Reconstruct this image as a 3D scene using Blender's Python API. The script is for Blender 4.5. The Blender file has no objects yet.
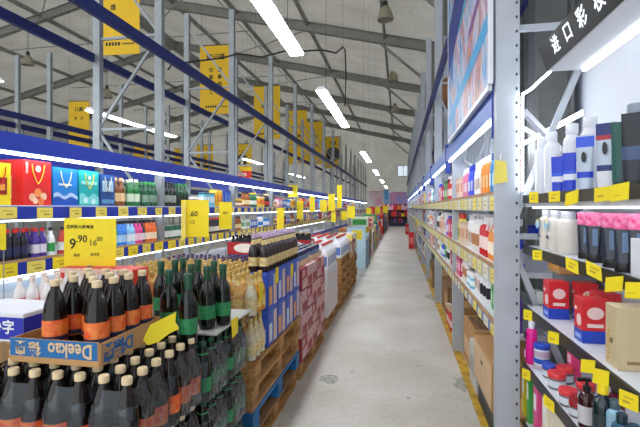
import bpy, bmesh, math, random
from mathutils import Vector, Matrix
random.seed(7)
S = bpy.context.scene
C = S.collection
PI = math.pi

# ------------------------------------------------------------------ camera
F = 427.0                      # focal length in pixels (640 wide)
YAW = math.atan(80 / 427.0)    # the aisle runs to pixel (400, 208)
HC = 1.55                      # camera height
cth, sth = math.cos(YAW), math.sin(YAW)
cam_d = bpy.data.cameras.new('camera'); cam = bpy.data.objects.new('camera', cam_d); C.objects.link(cam)
cam_d.sensor_width = 36.0; cam_d.lens = 36.0 * F / 640.0
cam_d.shift_y = -5.5 / 640.0
cam_d.clip_start = 0.05; cam_d.clip_end = 200
cam.location = (0, 0, HC); cam.rotation_euler = (PI / 2, 0, YAW)
S.camera = cam

# ------------------------------------------------------------------ world, exposure
W = bpy.data.worlds.new('world'); S.world = W; W.use_nodes = True
bgn = W.node_tree.nodes['Background']
bgn.inputs[0].default_value = (0.93, 0.97, 1.0, 1); bgn.inputs[1].default_value = 1.35
S.view_settings.view_transform = 'Standard'; S.view_settings.look = 'None'
S.view_settings.gamma = 1.0; S.view_settings.use_curve_mapping = False
S.view_settings.exposure = 0.5
LED_POWER = 12.0      # shelf led strips
TUBE_POWER = 26.0     # hanging light bars

# ------------------------------------------------------------------ helpers
def px(x, y, X=None, Y=None, Z=None, D=None):
    """pixel -> world point on a plane X=, Y=, Z= or at depth D along the view axis"""
    dx = (x - 320) / F; dz = -(y - 208) / F
    d = Vector((dx * cth - sth, dx * sth + cth, dz))
    if X is not None: t = X / d.x
    elif Y is not None: t = Y / d.y
    elif Z is not None: t = (Z - HC) / d.z
    else: t = D
    p = d * t
    return Vector((p.x, p.y, p.z + HC))
def yat(x, X):
    """Y where pixel column x meets the plane X"""
    return px(x, 208, X=X).y

def lin(c):
    c = c / 255.0
    return c / 12.92 if c <= 0.04045 else ((c + 0.055) / 1.055) ** 2.4
def rgb(r, g, b): return (lin(r), lin(g), lin(b), 1.0)

MATS = {}
def mat(name, col, rough=0.5, metal=0.0, emit=0.0, noise=0.0, scale=8.0, alpha=1.0, bump=0.0, spec=0.5, col2=None, coat=0.0, stretch=None):
    if name in MATS: return MATS[name]
    m = bpy.data.materials.new(name); m.use_nodes = True
    nt = m.node_tree; b = nt.nodes['Principled BSDF']
    c = rgb(*col)
    b.inputs['Base Color'].default_value = c
    b.inputs['Roughness'].default_value = rough
    b.inputs['Metallic'].default_value = metal
    b.inputs['Specular IOR Level'].default_value = spec
    if coat: b.inputs['Coat Weight'].default_value = coat
    if alpha < 1: b.inputs['Alpha'].default_value = alpha
    if emit:
        b.inputs['Emission Color'].default_value = c; b.inputs['Emission Strength'].default_value = emit
    if noise or bump or col2:
        tc = nt.nodes.new('ShaderNodeTexCoord'); nz = nt.nodes.new('ShaderNodeTexNoise')
        nz.inputs['Scale'].default_value = scale; nz.inputs['Detail'].default_value = 5
        if stretch:
            mp = nt.nodes.new('ShaderNodeMapping'); mp.inputs['Scale'].default_value = stretch
            nt.links.new(tc.outputs['Object'], mp.inputs[0]); nt.links.new(mp.outputs[0], nz.inputs['Vector'])
        else:
            nt.links.new(tc.outputs['Object'], nz.inputs['Vector'])
        if noise or col2:
            rp = nt.nodes.new('ShaderNodeValToRGB')
            c2 = rgb(*col2) if col2 else tuple(max(0, v * (1 - noise)) for v in c[:3]) + (1,)
            rp.color_ramp.elements[0].position = 0.35; rp.color_ramp.elements[1].position = 0.65
            rp.color_ramp.elements[0].color = c2; rp.color_ramp.elements[1].color = c
            nt.links.new(nz.outputs['Fac'], rp.inputs[0]); nt.links.new(rp.outputs[0], b.inputs['Base Color'])
        if bump:
            bp = nt.nodes.new('ShaderNodeBump'); bp.inputs['Strength'].default_value = bump
            bp.inputs['Distance'].default_value = 0.01
            nt.links.new(nz.outputs['Fac'], bp.inputs['Height']); nt.links.new(bp.outputs[0], b.inputs['Normal'])
    MATS[name] = m
    return m
def cm(r, g, b, rough=0.4):
    """plain coloured plastic / print"""
    return mat('print_%d_%d_%d_%d' % (r, g, b, int(rough * 100)), (r, g, b), rough)

class MB:
    """collects shapes into one mesh; every face has a material slot"""
    def __init__(s): s.v = []; s.f = []; s.m = []; s.mats = []
    def mi(s, m):
        if m not in s.mats: s.mats.append(m)
        return s.mats.index(m)
    def add(s, vs, fs, m):
        o = len(s.v); k = s.mi(m)
        s.v += [tuple(v) for v in vs]
        for f in fs: s.f.append(tuple(i + o for i in f)); s.m.append(k)
        return s
    def box(s, x0, x1, y0, y1, z0, z1, m):
        return s.add([(x0,y0,z0),(x1,y0,z0),(x1,y1,z0),(x0,y1,z0),(x0,y0,z1),(x1,y0,z1),(x1,y1,z1),(x0,y1,z1)],
                     [(0,3,2,1),(4,5,6,7),(0,1,5,4),(1,2,6,5),(2,3,7,6),(3,0,4,7)], m)
    def cham(s, x0, x1, y0, y1, z0, z1, c, m):
        """box with chamfered vertical and horizontal edges"""
        bm = bmesh.new(); bmesh.ops.create_cube(bm, size=1)
        for v in bm.verts:
            v.co = ((x0+x1)/2 + v.co.x*(x1-x0), (y0+y1)/2 + v.co.y*(y1-y0), (z0+z1)/2 + v.co.z*(z1-z0))
        bmesh.ops.bevel(bm, geom=bm.edges[:], offset=c, segments=1, affect='EDGES')
        bm.verts.index_update()
        s.add([v.co[:] for v in bm.verts], [tuple(v.index for v in f.verts) for f in bm.faces], m); bm.free()
        return s
    def lathe(s, prof, m, seg=12, cx=0, cy=0, cap=True, sx=1.0, sy=1.0):
        vs = []; n = len(prof)
        for r, z in prof:
            for k in range(seg):
                a = 2 * PI * k / seg
                vs.append((cx + r * sx * math.cos(a), cy + r * sy * math.sin(a), z))
        fs = []
        for i in range(n - 1):
            for k in range(seg):
                k2 = (k + 1) % seg
                fs.append((i*seg+k, i*seg+k2, (i+1)*seg+k2, (i+1)*seg+k))
        if cap:
            fs.append(tuple(range(seg - 1, -1, -1))); fs.append(tuple((n-1)*seg + k for k in range(seg)))
        return s.add(vs, fs, m)
    def loft(s, rings, m, cap=True):
        """rings of equal vertex count"""
        n = len(rings[0]); vs = [p for r in rings for p in r]; fs = []
        for i in range(len(rings) - 1):
            for k in range(n):
                k2 = (k + 1) % n
                fs.append((i*n+k, i*n+k2, (i+1)*n+k2, (i+1)*n+k))
        if cap:
            fs.append(tuple(range(n - 1, -1, -1))); fs.append(tuple((len(rings)-1)*n + k for k in range(n)))
        return s.add(vs, fs, m)
    def tube(s, pts, r, m, seg=6):
        pts = [Vector(p) for p in pts]; rings = []
        for i, p in enumerate(pts):
            d = (pts[min(i+1, len(pts)-1)] - pts[max(i-1, 0)]).normalized()
            u = d.cross(Vector((0, 0, 1)))
            if u.length < 1e-3: u = d.cross(Vector((1, 0, 0)))
            u.normalize(); w = d.cross(u)
            rings.append([tuple(p + u*(r*math.cos(2*PI*k/seg)) + w*(r*math.sin(2*PI*k/seg))) for k in range(seg)])
        return s.loft(rings, m)
    def bar(s, p, q, w, h, m):
        """rectangular bar from p to q"""
        p, q = Vector(p), Vector(q); d = (q - p).normalized()
        u = d.cross(Vector((0, 0, 1)))
        if u.length < 1e-3: u = Vector((1, 0, 0))
        u.normalize(); v = u.cross(d)
        R = lambda c: [tuple(c + u*a*w/2 + v*b*h/2) for a, b in ((-1,-1),(1,-1),(1,1),(-1,1))]
        return s.loft([R(p), R(q)], m)
    def quad(s, a, b, c, d, m): return s.add([a, b, c, d], [(0, 1, 2, 3)], m)
    def poly(s, pts, m): return s.add(pts, [tuple(range(len(pts)))], m)
    def sheet(s, pts, nrm, th, m):
        """polygon with thickness th along nrm"""
        n = Vector(nrm).normalized() * th; k = len(pts)
        a = [tuple(Vector(p)) for p in pts]; b = [tuple(Vector(p) + n) for p in pts]
        fs = [tuple(range(k - 1, -1, -1)), tuple(range(k, 2 * k))] + [(i, (i+1) % k, k + (i+1) % k, k + i) for i in range(k)]
        return s.add(a + b, fs, m)
    def build(s, name, parent=None, smooth=None, loc=None):
        me = bpy.data.meshes.new(name); me.from_pydata(s.v, [], s.f)
        for m in s.mats: me.materials.append(m)
        me.polygons.foreach_set('material_index', s.m)
        bm = bmesh.new(); bm.from_mesh(me); bmesh.ops.recalc_face_normals(bm, faces=bm.faces[:]); bm.to_mesh(me); bm.free()
        me.update()
        if smooth:
            me.polygons.foreach_set('use_smooth', [True] * len(me.polygons)); me.set_sharp_from_angle(angle=math.radians(smooth))
        o = bpy.data.objects.new(name, me); C.objects.link(o)
        if parent: o.parent = parent
        if loc is not None: o.location = loc
        return o

def tag(o, label, cat, group=None):
    o['label'] = label; o['category'] = cat
    if group: o['group'] = group
    return o
def thing(name, label, cat, loc=(0, 0, 0), rotz=0.0, group=None):
    o = bpy.data.objects.new(name, None); C.objects.link(o); o.empty_display_size = 0.05
    o.location = loc; o.rotation_euler = (0, 0, rotz)
    return tag(o, label, cat, group)
def struct(o): o['kind'] = 'structure'; return o
def stuff(o, label, cat): o['kind'] = 'stuff'; return tag(o, label, cat)
def inst(name, src, parent=None, loc=(0, 0, 0), rotz=0.0, scale=None):
    """object sharing the mesh of src"""
    o = bpy.data.objects.new(name, src.data); C.objects.link(o)
    o.location = loc; o.rotation_euler = (0, 0, rotz)
    if scale: o.scale = scale
    if parent: o.parent = parent
    return o
def dup(root, loc, rotz=None, label=None, group=None, parent=None):
    r = root.copy(); C.objects.link(r); r.location = loc
    if parent: r.parent = parent
    if rotz is not None: r.rotation_euler = (0, 0, rotz)
    if label: r['label'] = label
    if group: r['group'] = group
    for ch in list(root.children):
        c = ch.copy(); C.objects.link(c); c.parent = r
        for g in list(ch.children):
            d = g.copy(); C.objects.link(d); d.parent = c
    return r

TXT = {}
def text_mesh(txt, size, m, name='lettering', extrude=0.0006, spacing=1.0, bold=0.0):
    """built-in font turned into a mesh lying in its local XY plane, centred"""
    key = (txt, size, m.name, bold)
    if key in TXT: return TXT[key]
    cu = bpy.data.curves.new('t', 'FONT'); cu.body = txt; cu.size = size; cu.extrude = extrude; cu.offset = bold * size
    cu.align_x = 'CENTER'; cu.align_y = 'CENTER'; cu.resolution_u = 2; cu.space_character = spacing
    ob = bpy.data.objects.new('t', cu); C.objects.link(ob)
    dg = bpy.context.evaluated_depsgraph_get()
    me = bpy.data.meshes.new_from_object(ob.evaluated_get(dg))
    bpy.data.objects.remove(ob); bpy.data.curves.remove(cu)
    me.name = name; me.materials.clear(); me.materials.append(m)
    TXT[key] = me
    return me
def text(txt, size, m, parent, loc, right, up, name='lettering', bold=0.0, spacing=1.0, ys=1.0):
    """lettering whose reading direction is right, letter tops point up (parent's frame)"""
    me = text_mesh(txt, size, m, name, bold=bold, spacing=spacing)
    o = bpy.data.objects.new(name, me); C.objects.link(o)
    r = Vector(right).normalized(); u = Vector(up); u = (u - r * u.dot(r)).normalized(); n = r.cross(u)
    M = Matrix((r, u * ys, n)).transposed().to_4x4(); M.translation = Vector(loc)
    if parent: o.parent = parent
    o.matrix_local = M
    return o

# ------------------------------------------------------------------ materials
def concrete():
    m = bpy.data.materials.new('concrete'); m.use_nodes = True; nt = m.node_tree; b = nt.nodes['Principled BSDF']
    tc = nt.nodes.new('ShaderNodeTexCoord')
    def nz(scale, det, stretch=None):
        n = nt.nodes.new('ShaderNodeTexNoise'); n.inputs['Scale'].default_value = scale; n.inputs['Detail'].default_value = det
        if stretch:
            mp = nt.nodes.new('ShaderNodeMapping'); mp.inputs['Scale'].default_value = stretch
            nt.links.new(tc.outputs['Object'], mp.inputs[0]); nt.links.new(mp.outputs[0], n.inputs['Vector'])
        else: nt.links.new(tc.outputs['Object'], n.inputs['Vector'])
        return n
    a = nz(1.3, 6); c = nz(22, 4); d = nz(2.6, 3, (1, 0.5, 1))
    r1 = nt.nodes.new('ShaderNodeValToRGB')
    r1.color_ramp.elements[0].position = .3; r1.color_ramp.elements[1].position = .7
    r1.color_ramp.elements[0].color = rgb(180, 171, 157); r1.color_ramp.elements[1].color = rgb(206, 202, 194)
    nt.links.new(a.outputs['Fac'], r1.inputs[0])
    r2 = nt.nodes.new('ShaderNodeValToRGB')                       # worn specks
    r2.color_ramp.elements[0].position = .35; r2.color_ramp.elements[1].position = .5
    r2.color_ramp.elements[0].color = (.90, .89, .87, 1); r2.color_ramp.elements[1].color = (1, 1, 1, 1)
    nt.links.new(c.outputs['Fac'], r2.inputs[0])
    r3 = nt.nodes.new('ShaderNodeValToRGB')                       # old stains
    r3.color_ramp.elements[0].position = .70; r3.color_ramp.elements[1].position = .76
    r3.color_ramp.elements[0].color = (1, 1, 1, 1); r3.color_ramp.elements[1].color = (.78, .78, .76, 1)
    nt.links.new(d.outputs['Fac'], r3.inputs[0])
    def mul(x, y):
        k = nt.nodes.new('ShaderNodeMix'); k.data_type = 'RGBA'; k.blend_type = 'MULTIPLY'; k.inputs[0].default_value = 1
        nt.links.new(x, k.inputs[6]); nt.links.new(y, k.inputs[7]); return k.outputs[2]
    nt.links.new(mul(mul(r1.outputs[0], r2.outputs[0]), r3.outputs[0]), b.inputs['Base Color'])
    b.inputs['Roughness'].default_value = .42
    return m
def film():
    """clear shrink film: see-through with glossy crinkles"""
    m = bpy.data.materials.new('shrink_film'); m.use_nodes = True; nt = m.node_tree; nt.nodes.remove(nt.nodes['Principled BSDF'])
    tr = nt.nodes.new('ShaderNodeBsdfTransparent'); tr.inputs[0].default_value = (.96, .97, .98, 1)
    gl = nt.nodes.new('ShaderNodeBsdfGlossy'); gl.inputs['Roughness'].default_value = .12; gl.inputs[0].default_value = (.9, .95, 1, 1)
    di = nt.nodes.new('ShaderNodeBsdfDiffuse'); di.inputs[0].default_value = rgb(190, 208, 222)
    tc = nt.nodes.new('ShaderNodeTexCoord'); n = nt.nodes.new('ShaderNodeTexNoise'); n.inputs['Scale'].default_value = 22; n.inputs['Detail'].default_value = 3
    nt.links.new(tc.outputs['Object'], n.inputs['Vector'])
    bp = nt.nodes.new('ShaderNodeBump'); bp.inputs['Strength'].default_value = .9; bp.inputs['Distance'].default_value = .02
    nt.links.new(n.outputs['Fac'], bp.inputs['Height']); nt.links.new(bp.outputs[0], gl.inputs['Normal'])
    fr = nt.nodes.new('ShaderNodeFresnel'); fr.inputs[0].default_value = 1.36; nt.links.new(bp.outputs[0], fr.inputs['Normal'])
    a = nt.nodes.new('ShaderNodeMixShader'); a.inputs[0].default_value = .05
    nt.links.new(tr.outputs[0], a.inputs[1]); nt.links.new(di.outputs[0], a.inputs[2])
    b = nt.nodes.new('ShaderNodeMixShader'); nt.links.new(fr.outputs[0], b.inputs[0])
    nt.links.new(a.outputs[0], b.inputs[1]); nt.links.new(gl.outputs[0], b.inputs[2])
    nt.links.new(b.outputs[0], nt.nodes['Material Output'].inputs[0])
    return m
def roofing():
    m = bpy.data.materials.new('roof_sheet'); m.use_nodes = True; nt = m.node_tree; b = nt.nodes['Principled BSDF']
    tc = nt.nodes.new('ShaderNodeTexCoord'); n = nt.nodes.new('ShaderNodeTexNoise'); n.inputs['Scale'].default_value = .8; n.inputs['Detail'].default_value = 6
    n2 = nt.nodes.new('ShaderNodeTexNoise'); n2.inputs['Scale'].default_value = 6; n2.inputs['Detail'].default_value = 4
    nt.links.new(tc.outputs['Object'], n.inputs['Vector']); nt.links.new(tc.outputs['Object'], n2.inputs['Vector'])
    r = nt.nodes.new('ShaderNodeValToRGB'); r.color_ramp.elements[0].color = rgb(172, 168, 158); r.color_ramp.elements[1].color = rgb(192, 189, 180)
    r.color_ramp.elements[0].position = .3; r.color_ramp.elements[1].position = .7
    nt.links.new(n.outputs['Fac'], r.inputs[0]); 
    r2 = nt.nodes.new('ShaderNodeValToRGB'); r2.color_ramp.elements[0].color = (.86, .85, .83, 1); r2.color_ramp.elements[1].color = (1, 1, 1, 1)
    r2.color_ramp.elements[0].position = .3; r2.color_ramp.elements[1].position = .45
    nt.links.new(n2.outputs['Fac'], r2.inputs[0])
    k = nt.nodes.new('ShaderNodeMix'); k.data_type = 'RGBA'; k.blend_type = 'MULTIPLY'; k.inputs[0].default_value = 1
    nt.links.new(r.outputs[0], k.inputs[6]); nt.links.new(r2.outputs[0], k.inputs[7]); nt.links.new(k.outputs[2], b.inputs['Base Color'])
    b.inputs['Roughness'].default_value = .7
    tr = nt.nodes.new('ShaderNodeBsdfTranslucent'); mx = nt.nodes.new('ShaderNodeMixShader'); mx.inputs[0].default_value = .25
    nt.links.new(k.outputs[2], tr.inputs[0]); nt.links.new(b.outputs[0], mx.inputs[1]); nt.links.new(tr.outputs[0], mx.inputs[2])
    nt.links.new(mx.outputs[0], nt.nodes['Material Output'].inputs[0])   # thin sheet that lets some daylight through
    return m
def poster_art():
    """colourful abstract print of slanted streaks"""
    m = bpy.data.materials.new('poster_print'); m.use_nodes = True; nt = m.node_tree; b = nt.nodes['Principled BSDF']
    tc = nt.nodes.new('ShaderNodeTexCoord'); mp = nt.nodes.new('ShaderNodeMapping')
    mp.inputs['Scale'].default_value = (1, 3.0, 1.3); mp.inputs['Rotation'].default_value = (.25, 0, 0)
    nt.links.new(tc.outputs['Object'], mp.inputs[0])
    n = nt.nodes.new('ShaderNodeTexNoise'); n.inputs['Scale'].default_value = 1.7; n.inputs['Detail'].default_value = 6; n.inputs['Distortion'].default_value = 1.2
    nt.links.new(mp.outputs[0], n.inputs['Vector'])
    r = nt.nodes.new('ShaderNodeValToRGB'); e = r.color_ramp.elements
    e[0].position = .28; e[0].color = rgb(30, 60, 150); e[1].position = .75; e[1].color = rgb(225, 120, 90)
    for p, c in ((.36, (30, 110, 190)), (.42, (70, 160, 210)), (.47, (170, 180, 205)), (.52, (205, 190, 195)), (.56, (150, 110, 170)), (.60, (200, 150, 110)), (.64, (170, 70, 80)), (.69, (70, 140, 150))):
        q = e.new(p); q.color = rgb(*c)
    nt.links.new(n.outputs['Fac'], r.inputs[0]); nt.links.new(r.outputs[0], b.inputs['Base Color'])
    b.inputs['Roughness'].default_value = .35
    return m
M_floor = concrete(); M_film = film(); M_roof = roofing(); M_poster = poster_art()
M_steel = mat('galvanised', (150, 156, 160), .45, .35, noise=.12, scale=6)
M_postw = mat('pale_post', (186, 192, 200), .45, .1, noise=.1, scale=5)
M_beamg = mat('roof_steel', (150, 151, 145), .6, noise=.18, scale=3)
M_blue = mat('beam_blue', (14, 50, 170), .4, noise=.1, scale=4)
M_navy = mat('beam_navy', (16, 32, 104), .45, noise=.12, scale=4)
M_wood = mat('pallet_wood', (196, 150, 92), .75, col2=(150, 104, 58), scale=5, stretch=(6, 1, 6), bump=.15)
M_wood2 = mat('pallet_wood_old', (150, 112, 70), .8, col2=(105, 76, 46), scale=5, stretch=(6, 1, 6), bump=.15)
M_pblue = mat('pallet_blue', (24, 120, 185), .6, col2=(16, 84, 140), scale=9)
M_card = mat('cardboard', (196, 150, 98), .8, noise=.12, scale=7)
M_cardp = mat('cardboard_pale', (222, 190, 150), .8, noise=.1, scale=7)
M_plyedge = mat('shelf_wood', (190, 152, 112), .7, col2=(160, 122, 84), scale=6, stretch=(4, 1, 4))
M_white = mat('white_paint', (226, 229, 234), .4, noise=.04, scale=5)
M_whitep = mat('white_plastic', (238, 240, 244), .3)
M_black = mat('black_plastic', (14, 15, 18), .35)
M_dgrey = mat('dark_grey', (52, 56, 60), .5)
M_yel = mat('tag_yellow', (246, 222, 30), .55, noise=.05, scale=14)
M_yelc = mat('tag_cream', (242, 224, 104), .6, noise=.06, scale=14)
M_ban = mat('banner_yellow', (236, 190, 8), .55, noise=.06, scale=2)
M_ink = mat('ink', (30, 26, 18), .6)
M_inkg = mat('ink_faded', (120, 104, 30), .6)
M_tagink = mat('tag_ink', (190, 164, 50), .6)
M_led = mat('led_strip', (236, 244, 255), .4, emit=LED_POWER)
M_ledn = mat('led_tape_soft', (236, 244, 255), .4, emit=4.5)
M_tape = mat('led_tape_bright', (236, 244, 255), .4, emit=14.0)
M_tube = mat('light_bar', (245, 250, 255), .4, emit=TUBE_POWER)
M_cable = mat('cable_black', (22, 22, 22), .5)
M_yline = mat('line_yellow', (214, 172, 40), .55, col2=(160, 126, 40), scale=9)
M_beer = mat('beer_pet', (22, 12, 8), .1, spec=.45)
M_cream = mat('cap_cream', (226, 202, 160), .45)
M_olabel = mat('label_orange', (226, 76, 30), .45, col2=(240, 140, 60), scale=40)
M_dgreen = mat('glass_dark_green', (10, 17, 10), .08, spec=.5)
M_glabel = mat('label_green', (20, 110, 66), .45, col2=(46, 140, 84), scale=50)
M_gfoil = mat('foil_green', (16, 74, 48), .35)
M_amber = mat('drink_amber', (206, 140, 44), .12, col2=(226, 176, 90), scale=30, spec=.6)
M_clear = mat('drink_clear', (222, 214, 188), .1, col2=(196, 176, 128), scale=25, spec=.6)
M_gold = mat('cap_gold', (206, 172, 92), .35, .3)
M_purple = mat('cap_purple', (74, 52, 92), .35)

# ------------------------------------------------------------------ the building
XL, XR, Y0, Y1 = -27.3, 1.38, -3.0, 43.0
RX, RZ, SL = -13.0, 11.4, 0.238
def roof_z(x): return RZ - SL * abs(x - RX)
fl = struct(MB().box(XL, XR, Y0, Y1, -.1, 0, M_floor).build('floor')); fl['label'] = 'pale worn concrete warehouse floor'
M_stain = mat('floor_stain', (128, 128, 120), .5, col2=(176, 173, 162), scale=26)
for x, y, a, b, rr in ((330, 379, .10, .11, 3), (463, 384, .09, .17, 5), (360, 296, .12, .25, 13), (431, 297, .1, .25, 15), (418, 366, .02, .02, 7), (409, 398, .025, .02, 9), (352, 372, .03, .02, 11)):
    q = px(x, y, Z=0); rn = random.Random(rr)
    MB().poly([(q.x + a * rn.uniform(.55, 1.25) * math.cos(k * PI / 9), q.y + b * rn.uniform(.7, 1.15) * math.sin(k * PI / 9), .0012) for k in range(18)], M_stain).build('stain', fl)
ln = struct(MB().box(.565, .65, .2, 34, 0, .003, M_yline).build('trim_1')); ln['label'] = 'worn yellow line painted on the floor along the right rack'
ceil = MB()
for a, b in ((XL - .2, RX), (RX, XR + .2)):
    ceil.quad((a, Y0, roof_z(a)), (b, Y0, roof_z(b)), (b, Y1, roof_z(b)), (a, Y1, roof_z(a)), M_roof)
ceil = struct(ceil.build('ceiling')); ceil['label'] = 'cream pitched sheet roof seen from below'
RAFT = [5.0, 11.0, 17.1, 23.2, 29.3, 35.4, 41.4]
for y in RAFT:
    for a, b in ((XL, RX), (RX, 1.25)):
        m = MB()
        m.bar((a, y, roof_z(a) - .22), (b, y, roof_z(b) - .22), .05, .36, M_beamg)
        for dz in (-.04, -.40): m.bar((a, y, roof_z(a) + dz), (b, y, roof_z(b) + dz), .2, .03, M_beamg)
        m.build('rafter', ceil)
    if y > 10:
        MB().bar((-.75, y, roof_z(-.75) - .42), (1.1, y, 6.4), .09, .09, M_beamg).build('knee_brace', ceil)
        MB().tube([(-6.2, y, 9.0), (-20, y, 9.0)], .025, M_beamg, 5).build('tie_rod', ceil)
        MB().tube([(-6.8, y + .1, 9.45), (-6.8, y + 6, 9.45)], .02, M_beamg, 5).build('tie_rod', ceil)
for x in (-.6, -3.72, -6.8, -9.75, -13.0, -16.4, -19.9, -23.6):
    MB().box(x - .05, x + .05, Y0, Y1, roof_z(x) - .62 if x == -13 else roof_z(x) - .2, roof_z(x) - .03, M_beamg).build('purlin', ceil)
for y0 in (11.0, 17.1, 23.2, 29.3):     # cross bracing rods under the roof
    for x0, x1 in ((-3.72, -9.75), (-9.75, -16.4)):
        MB().tube([(x0, y0, roof_z(x0) - .35), (x1, y0 + 6.1, roof_z(x1) - .35)], .025, M_beamg, 5).build('brace_rod', ceil)
wr = MB().box(XR, XR + .1, Y0, Y1, 0, roof_z(XR), mat('wall_panel', (196, 204, 216), .6, noise=.12, scale=1.5)).build('wall_right'); struct(wr)
wr['label'] = 'blue-grey ribbed metal wall behind the right rack'
rib = MB().box(-.02, 0, -.05, .05, 0, 7.9, MATS['wall_panel']).build('rib', wr, loc=(XR, 1.0, 0))
for k in range(1, 60): inst('rib', rib, wr, (XR, 1.0 + k * .28, 0))
colm = MB()
for dx in (-.14, .12): colm.box(dx - .012, dx + .012, -.1, .1, 0, 8.1, M_beamg)
colm.box(-.13, .11, -.012, .012, 0, 8.1, M_beamg)
col0 = colm.build('column', wr, loc=(1.2, 5.0, 0))
for y in [3.72] + RAFT[1:]: inst('column', col0, wr, (1.2, y, 0))
struct(MB().box(XL - .1, XL, Y0, Y1, 0, roof_z(XL), mat('wall_grey', (222, 224, 228), .7, noise=.1, scale=1)).build('wall_left'))['label'] = 'pale grey side wall far beyond the racks'
M_gable = M_roof.copy(); M_gable.name = 'gable_sheet'        # same daylight-passing sheet, made translucent to brighten the far wall
m = MB(); m.poly([(XL, Y1, 0), (XR, Y1, 0), (XR, Y1, roof_z(XR)), (RX, Y1, RZ), (XL, Y1, roof_z(XL))], M_gable)
struct(m.build('wall_back'))['label'] = 'pale grey gable wall at the far end of the aisle'

wn = px(398, 176, Y=Y1 - .03); wm = px(408.5, 166, Y=Y1 - .03)
w1 = thing('window_1', 'bright window high in the far gable wall', 'window', (wn.x, Y1 - .03, wn.z)); struct(w1)
ww, wh = wm.x - wn.x, wm.z - wn.z
MB().box(0, ww, -.01, .0, 0, wh, mat('window_day', (225, 238, 250), .3, emit=.55)).build('pane', w1)
for a in ((-.08, 0, -.08, wh + .08), (ww, ww + .08, -.08, wh + .08), (0, ww, -.08, 0), (0, ww, wh, wh + .08), (ww / 2 - .03, ww / 2 + .03, 0, wh)):
    MB().box(a[0], a[1], -.04, .02, a[2], a[3], M_white).build('window_frame', w1)
# ------------------------------------------------------------------ hanging light bars
def light_bar(label, X, Z, y0, y1, ztop, group=None):
    t = thing('light_fixture', label, 'ceiling light', (X, (y0 + y1) / 2, Z), 0, group)
    h = (y1 - y0) / 2
    b = MB(); b.loft([[(-.085, y, .0), (.085, y, .0), (.045, y, .05), (-.045, y, .05)] for y in (-h, h)], M_whitep); b.build('housing', t)
    MB().box(-.072, .072, -h + .01, h - .01, -.012, -.001, M_tube).build('lit_diffuser', t)
    for s in (-1, 1): MB().tube([(0, s * h * .7, .05), (0, s * h * .7, ztop - Z)], .0025, M_cable, 4).build('hanging_wire', t)
zy = lambda zc, X: (zc + X * sth) / cth
rows = [(2.0, 4.74, 'nearest white light bar hanging above the aisle, cut by the top edge'), (6.15, 8.96, 'second white light bar hanging above the aisle'),
        (12.96, 15.8, 'third white light bar hanging above the aisle'), (19.1, 22, 'fourth light bar above the aisle, small with distance'),
        (25.5, 28.5, 'fifth light bar above the far aisle'), (33, 36, 'last and smallest light bar before the end wall')]
for a, b, l in rows: light_bar(l, -1.12, 3.25, zy(a, -1.12), zy(b, -1.12), roof_z(-1.12))
for a, b, l in [(2.9, 5.75, 'light bar at the left picture edge over the next aisle'), (7.4, 10.2, 'light bar over the next aisle behind the left rack'),
                (14.8, 17.0, 'light bar over the next aisle in front of the arrow sign'), (21, 24, 'far light bar over the next aisle behind the rack posts')]:
    light_bar(l, -5.3, 3.25, zy(a, -5.3), zy(b, -5.3), roof_z(-5.3))
def bell_lamp(x, y, D, label):
    p = px(x, y, D=D)
    t = thing('pendant_lamp', label, 'lamp', p, 0, 'bell lamps under the roof')
    M = mat('lamp_shade', (176, 168, 148), .5, noise=.15, scale=6)
    MB().lathe([(.07, .26), (.12, .22), (.2, .08), (.26, -.12), (.27, -.2), (.25, -.2), (.19, .06), (.06, .2)], M, 20, cap=False).build('shade', t, smooth=40)
    MB().lathe([(.05, .24), (.08, .26), (.08, .4), (.04, .44)], M_dgrey, 12).build('socket', t)
    MB().tube([(0, 0, .42), (0, 0, roof_z(p.x) - p.z)], .012, M_cable, 5).build('rod', t)
    MB().lathe([(.02, -.12), (.07, -.08), (.09, 0), (.05, .1)], mat('lamp_glass', (205, 205, 200), .2), 12).build('bulb', t, smooth=40)
bell_lamp(385.5, 14, 14.0, 'large cream bell lamp hanging under the roof at the top')
bell_lamp(393, 77, 21.5, 'cream bell lamp hanging below the first one')
bell_lamp(395, 109, 28, 'small far bell lamp under the roof')
bell_lamp(128, 24, 19, 'bell lamp high over the left racks beside a yellow banner')
bell_lamp(107, 94, 22, 'bell lamp over the left racks below the yellow banner')
bell_lamp(28, 61, 20, 'bell lamp over the left racks near the picture edge')
cab = [px(x, y, D=5.6) for x, y in ((168, 70), (172, 64), (190, 62), (222, 58), (237, 54), (262, 57), (285, 51), (305, 51), (322, 50), (336, 53), (343, 47), (345, 50), (346, 76), (345, 106))]
tag(MB().tube(cab, .011, M_cable, 6).build('power_cable'), 'loose black cable slung across the aisle above the light bars', 'cable')

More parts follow.
